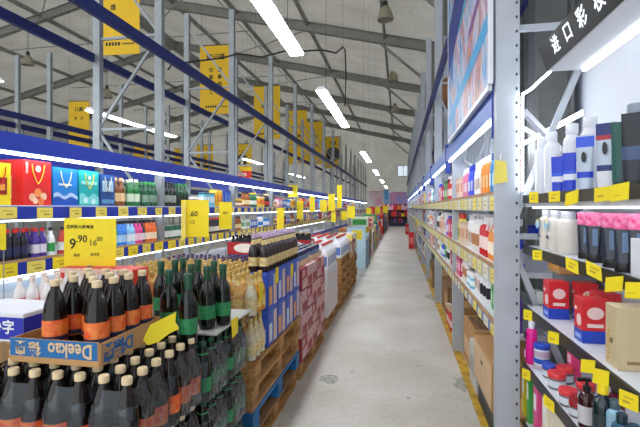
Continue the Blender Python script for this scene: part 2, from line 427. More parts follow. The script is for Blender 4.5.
# ------------------------------------------------------------------ racks
def rack(label, xf, xr, ys, ztop, pw=.09, brace_to=99, mp=None, push=0.0):
    """uprights on the lines x=xf (aisle side) and x=xr, at every y of ys, with bracing between them"""
    mp = mp or M_steel
    t = thing('storage_rack', label, 'rack', ((xf + xr) / 2, 0, 0))
    mid = (xf + xr) / 2; s = 1 if xr > xf else -1
    u = MB()        # open channel section
    h = pw / 2
    u.box(-h, h, -.035, -.03, 0, ztop, mp); u.box(-h, -h + .005, -.03, .035, 0, ztop, mp); u.box(h - .005, h, -.03, .035, 0, ztop, mp)
    u0 = None
    for y in ys:
        for x in (xf + s * h + (push if y > 3 else 0), xr - s * h):
            if u0 is None: u0 = u.build('upright', t, loc=(x - mid, y, 0))
            else: inst('upright', u0, t, (x - mid, y, 0))
        if y > brace_to: continue
        a, b = xf + s * .08 - mid, xr - s * .08 - mid
        z = .3; k = 0
        while z < ztop - 1:
            MB().bar((a, y, z), (b, y, z), .03, .03, mp).build('brace', t)
            MB().bar((a if k % 2 else b, y, z + .05), (b if k % 2 else a, y, z + 1.05), .03, .03, mp).build('brace', t)
            z += 1.1; k += 1
    return t, mid
LX, LR = -2.75, -3.66
LY = [2.4 + 2.215 * k for k in range(16)]
lrack, lmid = rack('tall left rack with blue beams and lit shelves of drinks', LX, LR, LY, 4.9, brace_to=26)
RXF, RXR = .64, 1.06
RY = [-.05, 2.42] + [4.85 + 2.42 * k for k in range(13)]
PXF = .50      # aisle face of the right posts, a little in front of the shelves
rrack, rmid = rack('tall right rack of toiletries running down the aisle', PXF, RXR, RY, 5.3, pw=.115, brace_to=22, mp=M_postw, push=.062)
def beam(parent, mid, X, w, y0, y1, z0, z1, m, name='beam'):
    o = MB()
    o.box(X - w / 2 - mid, X + w / 2 - mid, y0, y1, z0, z1, m)
    return o.build(name, parent)
# left beams bay by bay
for k in range(len(LY) - 1):
    a, b = LY[k] + .05, LY[k + 1] - .05
    a2, b2 = LY[k] - .02, LY[k + 1] + .02
    beam(lrack, lmid, LX + .025, .05, LY[k], LY[k + 1] - .004, 1.955, 2.085, M_blue)
    beam(lrack, lmid, LR, .05, a2, b2 - .05, 1.93, 2.06, M_blue)
    beam(lrack, lmid, LX + .02, .05, LY[k], LY[k + 1] - .004, 3.30, 3.42, M_navy)
    beam(lrack, lmid, LR, .05, a2, b2 - .05, 3.32, 3.42, M_navy)
    o = MB().box(LX + .0 - lmid, LX + .04 - lmid, a, b, 1.935, 1.952, M_led).build('led_strip', lrack)
# right beams
for k in range(1, len(RY) - 1):
    beam(rrack, rmid, PXF + .025, .05, RY[k] + .06, RY[k + 1] + .036, 2.06, 2.20, mat('beam_lightblue', (64, 104, 186), .4, noise=.1, scale=4))
    MB().box(PXF + .02 - rmid, PXF + .04 - rmid, RY[k] + .06, RY[k + 1] - .06, 2.046, 2.056, M_led).build('led_strip', rrack)
    beam(rrack, rmid, PXF + .025, .05, RY[k] + .036, RY[k + 1] - .036, 3.30, 3.42, M_navy)
    beam(rrack, rmid, RXR, .05, RY[k], RY[k + 1] - .004, 3.30, 3.42, M_navy)
    MB().bar((RXF + .05 - rmid, RY[k] + .18, 2.1), (RXR - .04 - rmid, RY[k] + .5, 1.88), .03, .03, M_white).build('brace', rrack)
    MB().box(PXF - .008 - rmid, PXF + .05 - rmid, RY[k] + .038, RY[k] + .059, 1.93, 2.25, mat('clip_blue', (20, 56, 160), .4)).build('beam_connector', rrack)
beam(rrack, rmid, RXR - .2, .05, RY[0], RY[1] - .04, 2.34, 2.45, M_navy)
beam(rrack, rmid, RXR, .05, RY[0], RY[1] - .004, 2.62, 2.74, M_navy)

# shelves of the racks.  every shelf: board, front strip, tags
def shelf(parent, mid, xf, xb, y0, y1, ztop, strip_h, strip_m, tags, tag_w, tag_h, tag_m, th=.03, edge_m=None, led=False, lift=0.0, tilt=0.0, board_m=None, flare=0.0):
    s = 1 if xb > xf else -1      # towards the back
    b = MB(); b.box(min(xf, xb) - mid, max(xf, xb) - mid, y0, y1, ztop - th, ztop, board_m or M_white)
    sh = b.build('shelf', parent)
    x1 = xf - s * .001; x0 = xf - s * .013
    MB().box(min(x0, x1) - mid, max(x0, x1) - mid, y0, y1, ztop - strip_h + lift, ztop + lift, strip_m).build('price_rail', sh)
    if edge_m:
        MB().box(min(xf - s * .016, xf) - mid, max(xf - s * .016, xf) - mid, y0, y1, ztop + lift + .001, ztop + lift + .022, edge_m).build('edge_board', sh)
    if led:
        MB().box(min(xf, xf + s * .03) - mid, max(xf, xf + s * .03) - mid, y0 + .03, y1 - .03, ztop - strip_h + lift - .016, ztop - strip_h + lift - .004, M_ledn).build('led_strip', sh)
    xt = x0 - s * .003
    for i, y in enumerate(tags):
        m = tag_m[i % len(tag_m)] if isinstance(tag_m, (list, tuple)) else tag_m
        w = tag_w * random.uniform(.9, 1.1); h = tag_h * random.uniform(.92, 1.08); dz = random.uniform(-.004, .004); sk = random.uniform(-tilt, tilt)
        zc = ztop + lift - strip_h / 2 + dz
        g = MB(); g.sheet([(xt - mid, y - w/2, zc - h/2), (xt - s * flare - mid, y + w/2, zc - h/2 + sk), (xt - s * flare - mid, y + w/2 + sk * .5, zc + h/2 + sk), (xt - mid, y - w/2 + sk * .5, zc + h/2)], (-s * w, -flare, 0), .002, m)
        nl = math.hypot(w, flare); nx, ny = -s * w / nl * .0026, -flare / nl * .0026
        for u0, u1, v0, v1 in ((-.3, .25, .12, .2), (-.1, .3, -.2, -.05)):
            q = lambda u, v: (xt - s * flare * (u + .5) + nx - mid, y + w * u + ny, zc + h * v + sk * (u + .5))
            g.quad(q(u0, v0), q(u1, v0), q(u1, v1), q(u0, v1), M_tagink)
        g.build('price_tag', sh)
    return sh
LSH = [1.57, 1.16, .74]
for k in range(9):
    a, b = LY[k] + .045, LY[k + 1] - .045
    n = 7 if k < 3 else 6
    for j, z in enumerate(LSH):
        nn = n + 2 * j
        tg = [a + .12 + (b - a - .2) * i / (nn - 1) for i in range(nn)] if j < 2 else []
        shelf(lrack, lmid, LX + .005, LR + .06, LY[k], LY[k + 1] - .004, z, .095, M_blue, tg, .15 if j == 0 else .165, .088 if j == 0 else .10,
              [M_yelc] if j == 0 else ([M_yel, M_yelc]), edge_m=M_plyedge if j == 1 else None, led=j < 2 and k < 6, lift=-.008)
ya, yb = LY[0] - 2.215, LY[0]
for X in (LX - .045, LR + .045):
    inst('upright', [c for c in lrack.children if c.name.startswith('upright')][0], lrack, (X - lmid, ya, 0))
for z0, z1, m in ((1.955, 2.085, M_blue), (3.30, 3.42, M_navy)):
    for X in (LX + .025, LR): beam(lrack, lmid, X, .05, ya, yb - .004, z0, z1, m)
MB().box(LX - lmid, LX + .04 - lmid, ya + .05, yb - .05, 1.935, 1.952, M_led).build('led_strip', lrack)
for j, z in enumerate(LSH):
    shelf(lrack, lmid, LX + .005, LR + .06, ya, yb - .004, z, .095, M_blue, [ya + .2 + .36 * q for q in range(6)] if j < 2 else [], .15, .09, [M_yelc], edge_m=M_plyedge if j == 1 else None, lift=-.008)
# near right bay: tags where the photograph has them
nearY0, nearY1 = .25, 2.375
tagx = [[533.5, 554, 571, 602, 619], [537, 572, 594, 613, 634], [527.5, 553, 587, 600, 628], [516, 526, 549, 575, 600]]
NZ = [1.60, 1.355, 1.045, .745]
for j, z in enumerate(NZ):
    shelf(rrack, rmid, RXF, .93, nearY0, nearY1, z, .042, M_black, [yat(x, RXF - .03) for x in tagx[j]], .05, .047, M_yel, tilt=.016, flare=.024, lift=.016 if j == 0 else .004, th=.045 if j == 0 else .03)
shelf(rrack, rmid, RXF, .93, nearY0, nearY1, .44, .042, M_black, [1.6, 1.8, 2.0, 2.2], .06, .05, M_yel, tilt=.012)
shelf(rrack, rmid, RXF, .93, nearY0, nearY1, .12, .042, M_black, [1.7, 2.1], .06, .05, M_yel, tilt=.012)
for z in NZ[:3]: MB().box(.66 - rmid, .672 - rmid, nearY0 + .05, nearY1 - .05, z - (.052 if z > 1.5 else .037), z - (.0455 if z > 1.5 else .0305), M_ledn).build('led_strip', rrack)  # strips added under the near shelves to brighten their dark interior
MB().box(.94 - rmid, .955 - rmid, nearY0, 2.45, .1, 2.6, M_white).build('back_panel', rrack)
RSH = [1.65, 1.20, .86, .40]
SXF = .575      # front of the right shelves past the near post
for k in range(1, 9):
    a, b = RY[k] + .045, RY[k + 1] - .045
    n = 11 if k < 4 else 9
    for j, z in enumerate(RSH[:3] if k < 4 else RSH):
        tg = [a + .08 + (b - a - .16) * i / (n - 1) for i in range(n)] if j < 3 else []
        shelf(rrack, rmid, SXF, PXF + .104, RY[k] + .04, RY[k + 1] - .04, z, .10 if j < 2 else .07, mat('rail_cream', (196, 196, 180), .5) if j < 2 else mat('rail_blue', (110, 130, 190), .5), tg, .13, .085 if j < 2 else .06,
              [mat('tag_pale', (236, 226, 160), .6), M_yelc, mat('tag_white', (230, 228, 215), .6)], edge_m=M_plyedge, lift=-.02)
        MB().box(PXF + .1041 - rmid, RXR - .06 - rmid, RY[k] + .06, RY[k + 1] - .06, z - .03, z, M_white).build('shelf', rrack)
# holes, side led and sagging led tape of the near post
hh = MB()
for i in range(50):
    z = .45 + i * .075
    ring = [(.006 * math.cos(2*PI*q/8), 2.42 - .0358, z + .009 * math.sin(2*PI*q/8)) for q in range(8)]
    hh.poly([(PXF + p[0] + .1 - rmid, p[1], p[2]) for p in ring], M_dgrey)
ho = hh.build('slot_row', rrack); ho['kind'] = 'stuff'
MB().box(PXF + .122 - rmid, PXF + .13 - rmid, 2.37, 2.384, 1.64, 2.135, M_tape).build('led_strip', rrack)
MB().tube([Vector((PXF + .125 - rmid, 2.37, 2.14)), Vector((PXF + .145 - rmid, 2.3, 2.145)), Vector((PXF + .165 - rmid, 2.2, 2.165)), Vector((RXF + .06 - rmid, 2.04, 2.2))], .006, M_tape, 6).build('led_strip', rrack)
MB().bar((RXF + .0 - rmid, 2.44, 1.98), (RXR - .05 - rmid, 2.44, 1.74), .02, .02, M_white).build('brace', rrack)

for k in (1, 2): MB().box(RXR - .1 - rmid, RXR - .07 - rmid, RY[k] + .08, RY[k + 1] - .08, 2.06, 2.075, M_led).build('led_strip', rrack)  # invented strips at the rear, added to light the wall behind these bays
# canopy sign over the near right bay
sg = thing('shelf_sign', 'black canopy sign with white characters above the near right shelf', 'sign', (RXF, 1.0, 2.15))
m = MB(); yA, yB = -.75, 1.03
prof = [(0, 0), (-.035, .105), (.125, .115), (.125, .0)]
m.loft([[(x, y, z) for x, z in prof] for y in (yA, yB)], M_white); m.build('canopy_box', sg)
MB().sheet([(-.002, yA, .002), (-.002, yB, .002), (-.036, yB, .104), (-.036, yA, .104)], (-1, 0, -.33), .004, mat('sign_black', (8, 10, 16), .3)).build('sign_face', sg)
for i, ch in enumerate('进口彩妆'):
    text(ch, .072, mat('sign_letter', (240, 244, 255), .4, emit=.6), sg, (-.0255, .86 - i * .125, .054), (0, -1, 0), (-.32, 0, 1), bold=.012)
MB().box(.128, .146, yA, yB - .02, -.012, .008, M_ledn).build('led_strip', sg)
# next racks beyond
for X0, X1, lab in ((-7.4, -8.3, 'second rack seen through the left rack'), (-15.4, -16.3, 'third rack far behind the left racks')):
    t, md = rack(lab, X0, X1, [3.2 + 2.4 * k for k in range(12)], 4.9, brace_to=0)
    for z in (2.1, 3.3):
        for k in range(11):
            for X in (X0, X1): beam(t, md, X, .05, 3.2 + 2.4 * k, 5.59 + 2.4 * k, z, z + .12, M_navy)

# ------------------------------------------------------------------ banners and posters
def banner(x, D, wdt, ztop, zbot, label, head, cols, extra=None):
    p = px(x, 208, D=D)
    t = thing('hanging_banner', label, 'banner', (p.x, p.y, zbot), YAW * .35)
    h = ztop - zbot
    MB().box(-wdt / 2, wdt / 2, -.006, .006, 0, h, M_ban).build('cloth', t)
    MB().tube([(-wdt / 2, 0, h), (wdt / 2, 0, h)], .014, M_dgrey, 6).build('hanging_rod', t)
    zr = roof_z(p.x) - zbot
    for s in (-1, 1): MB().tube([(s * wdt * .45, 0, h), (s * wdt * .45, 0, zr)], .003, M_cable, 4).build('hanging_wire', t)
    R, U = (1, 0, 0), (0, 0, 1)
    if head: text(head, wdt * .2, M_ink, t, (0, -.008, h - wdt * .38), R, U, bold=.02)
    n = max([len(c) for c in cols] + [1])
    for ci, c in enumerate(cols):
        cx = (ci - (len(cols) - 1) / 2) * -wdt * .28
        for i, ch in enumerate(c):
            text(ch, wdt * .15, M_ink, t, (cx, -.008, h - wdt * .78 - i * (h - wdt * 1.25) / max(n, 1)), R, U, bold=.02)
    if extra: extra(t, wdt, h)
    return t
def foot(t, w, h):
    for i in range(5): MB().box(-w * .32 + i * w * .075, -w * .27 + i * w * .075, -.0085, -.0062, .16, .22, M_ink).build('print', t)
    MB().box(w * .08, w * .38, -.0085, -.0062, .175, .205, M_inkg).build('print', t)
banner(119, 7.6, .78, 6.2, 4.28, 'large yellow banner at the top left behind a blue beam', '', ['也烦', '才是谁指'], foot)
banner(215.5, 11.2, .84, 5.82, 4.02, 'yellow banner with a black heading crossed by a cable', '黄记福', ['喜事临门', '在喜鼠来'], foot)
banner(267, 15.2, .95, 5.9, 4.0, 'yellow banner above the second blue beam in mid distance', '福', ['美好生活', '家'], foot)
banner(296, 19, .98, 5.9, 3.5, 'yellow banner hanging fourth in the row of banners', '', ['优惠价', '品质'])
banner(314, 23, 1.05, 6.2, 3.9, 'yellow banner hanging fifth, just left of the round letter sign', '', ['新货', '好价'])
banner(79, 15, .78, 5.3, 3.5, 'yellow banner in the far left beyond the second rack', '优惠', ['天天', '新货'])
banner(142, 20.6, .8, 4.6, 2.9, 'small far yellow banner beside the second light bar', '', ['天天'])
banner(205, 22, .9, 4.8, 3.2, 'small far yellow banner left of the arrow sign', '', ['新货'])
banner(182, 24, .9, 4.9, 2.9, 'thin far yellow banner between two posts', '', ['好价'])
def round_sign(t, w, h):
    r = w * .42; zc = h * .45
    MB().poly([(r * math.cos(a * PI / 16), -.0085, zc + r * math.sin(a * PI / 16)) for a in range(32)], M_black).build('round_mark', t)
    text('J', w * .8, mat('sign_white', (240, 236, 200), .5), t, (0, -.014, zc), (1, 0, 0), (0, 0, 1), bold=.05)
banner(333, 21, .82, 5.05, 3.5, 'yellow hanging sign with a white letter in a black circle', '饮品', [], round_sign)
def arrow_sign(t, w, h):
    r = w * .3; zc = h * .52
    MB().poly([(r * math.cos(a * PI / 16), -.0085, zc + r * math.sin(a * PI / 16)) for a in range(32)], M_black).build('round_mark', t)
    MB().poly([(x * r, -.0095, zc + z * r) for x, z in ((0, .7), (-.6, .05), (-.22, .05), (-.22, -.65), (.22, -.65), (.22, .05), (.6, .05))], mat('sign_white', (240, 236, 200), .5)).build('arrow_mark', t)
    MB().box(-w / 2, w / 2, -.009, -.0062, 0, h * .2, mat('sign_red', (200, 30, 24), .5)).build('red_band', t)
    text('出口处', w * .17, mat('sign_white', (240, 236, 200), .5), t, (0, -.0098, h * .1), (1, 0, 0), (0, 0, 1), bold=.02)
banner(242, 17, .8, 4.1, 2.75, 'yellow sign with black arrow circle and red lower band', '入口', [], arrow_sign)
# big poster on the right rack
pz0, pz1 = 2.215, 4.5; py0, py1 = yat(488.5, PXF - .03), yat(448.5, PXF - .03)
t = thing('wall_poster', 'large colourful printed poster hung high on the right rack', 'poster', (PXF - .03, py0, pz0))
MB().box(0, .012, 0, py1 - py0, 0, pz1 - pz0, M_poster).build('printed_sheet', t)
L = py1 - py0; H = pz1 - pz0
pb = cm(60, 150, 215); pp = cm(225, 205, 225); pr = cm(200, 90, 110); pw = cm(232, 232, 240); pg = cm(120, 190, 180); pv = cm(30, 60, 165)
def streak(y0, z0, y1, z1, w, m):
    MB().sheet([(-.0012, y0, z0), (-.0012, y1, z1), (-.0012, y1, min(z1 + w, H)), (-.0012, y0, min(z0 + w, H))], (-1, 0, 0), .001, m).build('printed_streak', t)
streak(0, .30, L, .12, .10, cm(50, 150, 205)); streak(L * .3, .95, L, .62, .42, cm(24, 50, 140)); streak(0, 1.0, L * .6, .75, .05, cm(60, 170, 200)); streak(.05, .62, L * .35, .5, .06, cm(120, 70, 140))
for y0_, y1_, z0_, z1_ in ((-.03, 0, 0, H), (L, L + .03, 0, H), (0, L, -.03, 0)):
    MB().box(-.004, .018, y0_, y1_, z0_, z1_, M_white).build('frame_edge', t)
# posters on the end wall
for x0, x1, y0, y1, lab, c1, c2 in ((369, 383, 191, 205, 'pink and white poster at the far end of the aisle', (255, 176, 205), (255, 240, 245)),
                                    (383.5, 389, 190, 205, 'narrow blue poster between two pink ones at the far end', (70, 170, 240), (190, 230, 255)),
                                    (389.5, 407, 192, 205, 'lilac and blue poster at the far end of the aisle', (180, 190, 255), (255, 170, 215))):
    a = px(x0, y0, Y=39.0); b = px(x1, y1, Y=39.0)
    o = MB().box(a.x, b.x, 39.0, 39.05, b.z, a.z, mat('far_poster_%d' % x0, c1, .5, col2=c2, scale=1.6)); o = tag(o.build('wall_poster'), lab, 'poster')

# ------------------------------------------------------------------ pallets
def make_pallet(label, mb, me_, mblk):
    t = thing('pallet', label, 'pallet', (0, 0, 0))
    W2, D2 = .55, .6
    bd = MB().box(-.045, .045, -D2, D2, .13, .152, mb).build('deck_board', t, loc=(-W2 + .045, 0, 0))
    for k in range(1, 7): 
        o = inst('deck_board', bd, t, (-W2 + .045 + k * (2 * W2 - .09) / 6, 0, 0))
    ed = MB().box(-.045, .045, -D2, D2, .0, .02, me_).build('bottom_board', t, loc=(-W2 + .045, 0, 0))
    for x in (0, W2 - .045): inst('bottom_board', ed, t, (x, 0, 0))
    bl = MB().box(-.045, .045, -.06, .06, .0205, .109, mblk).build('block', t, loc=(-W2 + .045, -D2 + .06, 0))
    for i in range(3):
        for j in range(3):
            if i or j: inst('block', bl, t, (-W2 + .045 + i * (W2 - .045), -D2 + .06 + j * (D2 - .06), 0))
    br = MB().box(-W2, W2, -.06, .06, .1095, .1295, mb).build('bearer', t, loc=(0, -D2 + .06, 0))
    for j in (1, 2): inst('bearer', br, t, (0, -D2 + .06 + j * (D2 - .06), 0))
    return t
PH = .1525
PX = -.86 - .55
pal0 = make_pallet('top wooden pallet of the near stack under the blue cartons', M_wood, M_wood, M_wood)
pal0.location = (PX, 3.06, 3 * PH)
palb = make_pallet('blue painted pallet second from the floor in the near stack', M_pblue, M_wood2, M_pblue)
palb.location = (PX - .01, 3.05, PH)
dup(pal0, (PX - .02, 3.07, 2 * PH), label='wooden pallet just above the blue one in the near stack')
dup(pal0, (PX - .03, 3.02, 0), label='bottom wooden pallet of the near stack, on the floor')
dup(pal0, (-.83 - .55, 1.78, 0), label='pallet on the floor under the shrink-wrapped bottle packs')
dup(pal0, (PX - .02, 4.34, 0), label='pallet on the floor under the red and white cartons')
dup(pal0, (PX - .05, 5.93, 0), label='pallet on the floor under the white can cartons')
for k in range(5): dup(pal0, (PX - .04 + .015 * (k % 2), 7.16, k * PH), label='one of the stacked wooden pallets under the white jugs', group='pallet stack under the white jugs')
for k in range(4): dup(pal0, (PX - .05 + .02 * (k % 2), 8.4, k * PH), label='one of the stacked wooden pallets under the beige cartons', group='pallet stack under the beige cartons')
for k in range(5): dup(pal0, (PX - .05 + .02 * (k % 2), 12.85, k * PH), label='one of the far stacked pallets beyond the blue display', group='far pallet stack beyond the blue display')

# ------------------------------------------------------------------ bottles
BEER = [(.030, 0), (.038, .006), (.0405, .02), (.0405, .145), (.039, .165), (.034, .195), (.024, .228), (.0155, .248), (.0145, .262)]
def beer_bottle(parent, body_m, cap_m, lab_m, name='bottle'):
    b = MB().lathe(BEER, body_m, 16).build(name, parent, smooth=50)
    MB().lathe([(.0165, .258), (.0172, .262), (.0172, .278), (.0155, .281)], cap_m, 12).build('cap', b, smooth=50)
    MB().lathe([(.0411, .052), (.0412, .054), (.0412, .118), (.0411, .12)], lab_m, 16, cap=False).build('label', b, smooth=50)
    MB().lathe([(.0260, .2245), (.0240, .2305), (.0236, .2315)], lab_m, 12, cap=False).build('neck_label', b, smooth=50) if lab_m is M_glabel else None
    return b
def pack(label, group, body_m, cap_m, lab_m, hole=True):
    """six bottles, two by three, in a shrink film; the film has an oval hole on the aisle side"""
    t = thing('bottle_pack', label, 'bottle pack', (0, 0, 0), 0, group)
    b0 = beer_bottle(t, body_m, cap_m, lab_m)
    P6 = [(-.0425 + .085 * i, -.085 + .085 * j) for i in range(2) for j in range(3)]
    b0.location = (P6[0][0], P6[0][1], 0); b0.rotation_euler.z = 1
    for x, y in P6[1:]:
        c = b0.copy(); C.objects.link(c); c.location = (x, y, 0); c.rotation_euler.z = random.uniform(0, 6)
        for g in b0.children:
            d = g.copy(); C.objects.link(d); d.parent = c
    # film: a wall following the six outlines, drawn in over the shoulders
    hx, hy = .0425 + .0428, .085 + .0428
    def ring(sc_top, z, wav):
        pts = []
        for k in range(28):
            a = 2 * PI * (k + .5) / 28; c, s = math.cos(a), math.sin(a)
            e = .28
            x = math.copysign(abs(c) ** e, c) * hx; y = math.copysign(abs(s) ** e, s) * hy
            x = math.copysign(max(abs(x) - sc_top, .01), x); y = math.copysign(max(abs(y) - sc_top, .01), y)
            w = 1 + wav * math.cos(y / .085 * 2 * PI) * .02
            pts.append((x * w, y, z))
        return pts
    rings = [ring(.002, .004, 0), ring(0, .03, .3), ring(0, .06, .5), ring(0, .09, .5), ring(0, .12, .5), ring(0, .15, .5), ring(.006, .185, 1), ring(.016, .215, 1.5), ring(.024, .24, 1.5)]
    n = 28; vs = [p for r in rings for p in r]; fs = []
    for i in range(len(rings) - 1):
        for k in range(n):
            k2 = (k + 1) % n
            q = (i*n+k, i*n+k2, (i+1)*n+k2, (i+1)*n+k)
            c = sum((Vector(vs[j]) for j in q), Vector()) / 4
            if hole and c.x > .07 and ((c.y + .085) / .034) ** 2 + ((c.z - .10) / .085) ** 2 < 1: continue
            fs.append(q)
    MB().add(vs, fs, M_film).build('plastic_wrap', t, smooth=60)
    return t
L3 = [PH + .002, PH + .284, PH + .566]     # the three layers
TOP = PH + .566 + .283                     # top of the packs (about 1.0 m)
bp0 = pack('pack of brown beer bottles with cream caps in clear film', 'film wrapped beer packs in the near left stack', M_beer, M_cream, M_olabel)
gp0 = pack('pack of dark bottles with green labels in clear film', 'film wrapped green label packs beside the near pallet stack', M_dgreen, M_gfoil, M_glabel)
x0b = -.83 - .087; y0b = 1.25 + .087
first = True
for li, z in enumerate(L3):
    for i in range(4):
        for j in range(2):
            if li < 2 and i > 1 : continue
            p = (x0b - i * .1745, y0b + j * .2595, z)
            lb_ = 'film wrapped pack of brown beer bottles: %s tier, %s from the aisle, %s row' % (['bottom', 'middle', 'top'][li], ['first', 'second', 'third', 'fourth'][i], ['front', 'back'][j])
            if first: bp0.location = p; bp0['label'] = lb_; first = False
            else: dup(bp0, p, label=lb_)
first = True
for li, z in enumerate(L3):
    for i in range(4):
        for j in range(2):
            if li < 2 and i > 1: continue
            lb_ = 'film wrapped pack of green label bottles: %s tier, %s from the aisle, %s row' % (['bottom', 'middle', 'top'][li], ['first', 'second', 'third', 'fourth'][i], ['front', 'back'][j])
            p = (x0b + .0 - i * .1745, y0b + .54 + j * .2595, PH + .002 + (z - L3[0]) * .94)
            if first: gp0.location = p; gp0.scale = (1, 1, .935); gp0['label'] = lb_; first = False
            else: dup(gp0, p, label=lb_)
# the inner boxes that carry the middle of the stack
for i, (ya, yb, lab) in enumerate(((1.23, 1.74, 'plain brown carton deep inside the near bottle stack'), (1.77, 2.3, 'plain brown carton inside the stack behind the green label packs'))):
    o = MB().cham(-1.93, -1.19, ya, yb, PH, L3[2] - .002 if i == 0 else PH + .566 * .94 - .004, .006, M_card).build('carton'); tag(o, lab, 'carton')
# tray of open beer bottles
tr = thing('bottle_tray', 'open blue and brown cardboard tray of beer bottles with upside-down print', 'tray', (-1.19, 1.485, TOP + .003), .0)
tw, td = .178, .187
m = MB(); m.box(-tw, tw, -td, td, 0, .004, M_card); m.build('tray_floor', tr)
M_tblue = mat('tray_blue', (24, 106, 168), .65, noise=.08, scale=12)
fr = MB(); fr.box(-tw, tw, -td - .004, -td, 0, .085, M_card); fr = fr.build('tray_wall', tr)
MB().box(-tw + .002, tw - .004, -td - .0056, -td - .0042, .022, .084, M_tblue).build('blue_panel', fr)
rt = MB().box(tw, tw + .004, -td, td, 0, .08, M_card).build('tray_wall', tr)
MB().box(-tw - .004, -tw, -td, td, 0, .08, M_card).build('tray_wall', tr)
MB().box(-tw, tw, td, td + .004, 0, .08, M_card).build('tray_wall', tr)
text('Deekao', .056, M_cardp, fr, (.068, -td - .0065, .054), (-1, 0, 0), (0, 0, -1), bold=.02, ys=1.25)
text('德', .052, M_cardp, fr, (-.074, -td - .0065, .054), (-1, 0, 0), (0, 0, -1), bold=.02)
text('奥', .052, M_cardp, fr, (-.132, -td - .0065, .054), (-1, 0, 0), (0, 0, -1), bold=.02)
text('奥', .068, M_tblue, rt, (tw + .005, -.145, .042), (0, -1, 0), (0, 0, -1), bold=.02)
text('德', .068, M_tblue, rt, (tw + .005, -.085, .042), (0, -1, 0), (0, 0, -1), bold=.02)
text('D', .068, M_tblue, rt, (tw + .005, -.03, .042), (0, -1, 0), (0, 0, -1), bold=.02)
tg = MB(); tg.sheet([(tw + .02 + u * .055, .10 + v * .03 + u * .05, .052 + v * .05) for u, v in ((-.35, -.7), (0, -1.1), (.5, -1), (1, -.5), (1.5, -.25), (1.15, .3), (1.05, 1.05), (-.2, .35))], (.6, -.7, 0), .002, M_yel)
tgo = tg.build('price_tag', tr); tgo['label'] = 'yellow price tag with a round corner'
b0 = None
for i in range(4):
    for j in range(4):
        if (j == 0 and i in (0, 2)) or (j == 1 and i == 0): continue
        lb_ = 'orange label beer bottle in the tray: %s column from the left, %s row' % (['first', 'second', 'third', 'fourth'][i], ['first', 'second', 'third', 'fourth'][j])
        loc = (-1.19 - .129 + i * .086, 1.485 - .136 + j * .0905, TOP + .008)
        if b0 is None:
            b0 = thing('beer_bottle', lb_, 'bottle', loc, .3, 'beer bottles in the open tray')
            x = MB().lathe(BEER, M_beer, 20).build('body', b0, smooth=50)
            MB().lathe([(.0165, .258), (.0172, .262), (.0172, .278), (.0155, .281)], M_cream, 14).build('cap', b0, smooth=50)
            MB().lathe([(.0411, .062), (.0412, .064), (.0412, .138), (.0411, .14)], M_olabel, 20, cap=False).build('label', b0, smooth=50)
            MB().lathe([(.0416, .066), (.0417, .067), (.0417, .082), (.0416, .083)], cm(40, 44, 74), 20, cap=False).build('label_band', b0, smooth=50)
        else: dup(b0, loc, random.uniform(0, 6), lb_)
# cardboard sheet and the dark bottles with green labels on it
sheet_z = PH + .848 * .94 + .004
sh = MB().cham(-1.5, -.84, 1.86, 2.34, sheet_z, sheet_z + .012, .003, cm(178, 176, 170, .7)).build('cardboard_sheet'); tag(sh, 'pale cardboard sheet lying on the green label bottle packs', 'sheet')
MB().sheet([(-.83, 2.03, sheet_z - .06), (-.836, 2.12, sheet_z - .055), (-.838, 2.125, sheet_z + .03), (-.838, 2.035, sheet_z + .03)], (1, 0, 0), .002, M_yel).build('price_tag', sh)
GB = [(.030, 0), (.037, .006), (.039, .015), (.039, .165), (.036, .185), (.026, .21), (.0165, .232), (.0145, .25), (.0145, .30)]
g0 = None
spots = []
for x, y in ((223, 267), (207, 269), (191, 267), (175, 262), (169, 273), (188, 277), (214, 263.5), (198, 262), (183, 260), (161, 264)):
    q = px(x, y, Z=sheet_z + .30); spots.append((q.x, q.y))
for gi, (x, y) in enumerate(spots):
    lb_ = 'dark green label bottle on the pale sheet, ' + ['rightmost of the front row', 'second from the right in front', 'middle of the front row', 'second from the left in front', 'leftmost in front', 'tucked forward between two front ones', 'rightmost at the back', 'middle at the back', 'second from the left at the back', 'leftmost at the back'][gi]
    loc = (x, y, sheet_z + .013)
    if g0 is None:
        g0 = thing('drink_bottle', lb_, 'bottle', loc, .3, 'dark bottles standing on the pale sheet')
        MB().lathe(GB, M_dgreen, 18).build('body', g0, smooth=50)
        MB().lathe([(.0172, .236), (.0175, .24), (.0160, .268), (.0185, .27), (.0185, .298), (.016, .302)], M_gfoil, 12).build('foil_neck', g0, smooth=50)
        MB().lathe([(.0396, .05), (.0397, .051), (.0397, .115), (.0396, .116)], M_glabel, 18, cap=False).build('label', g0, smooth=50)
    else: dup(g0, loc, random.uniform(0, 6), lb_)

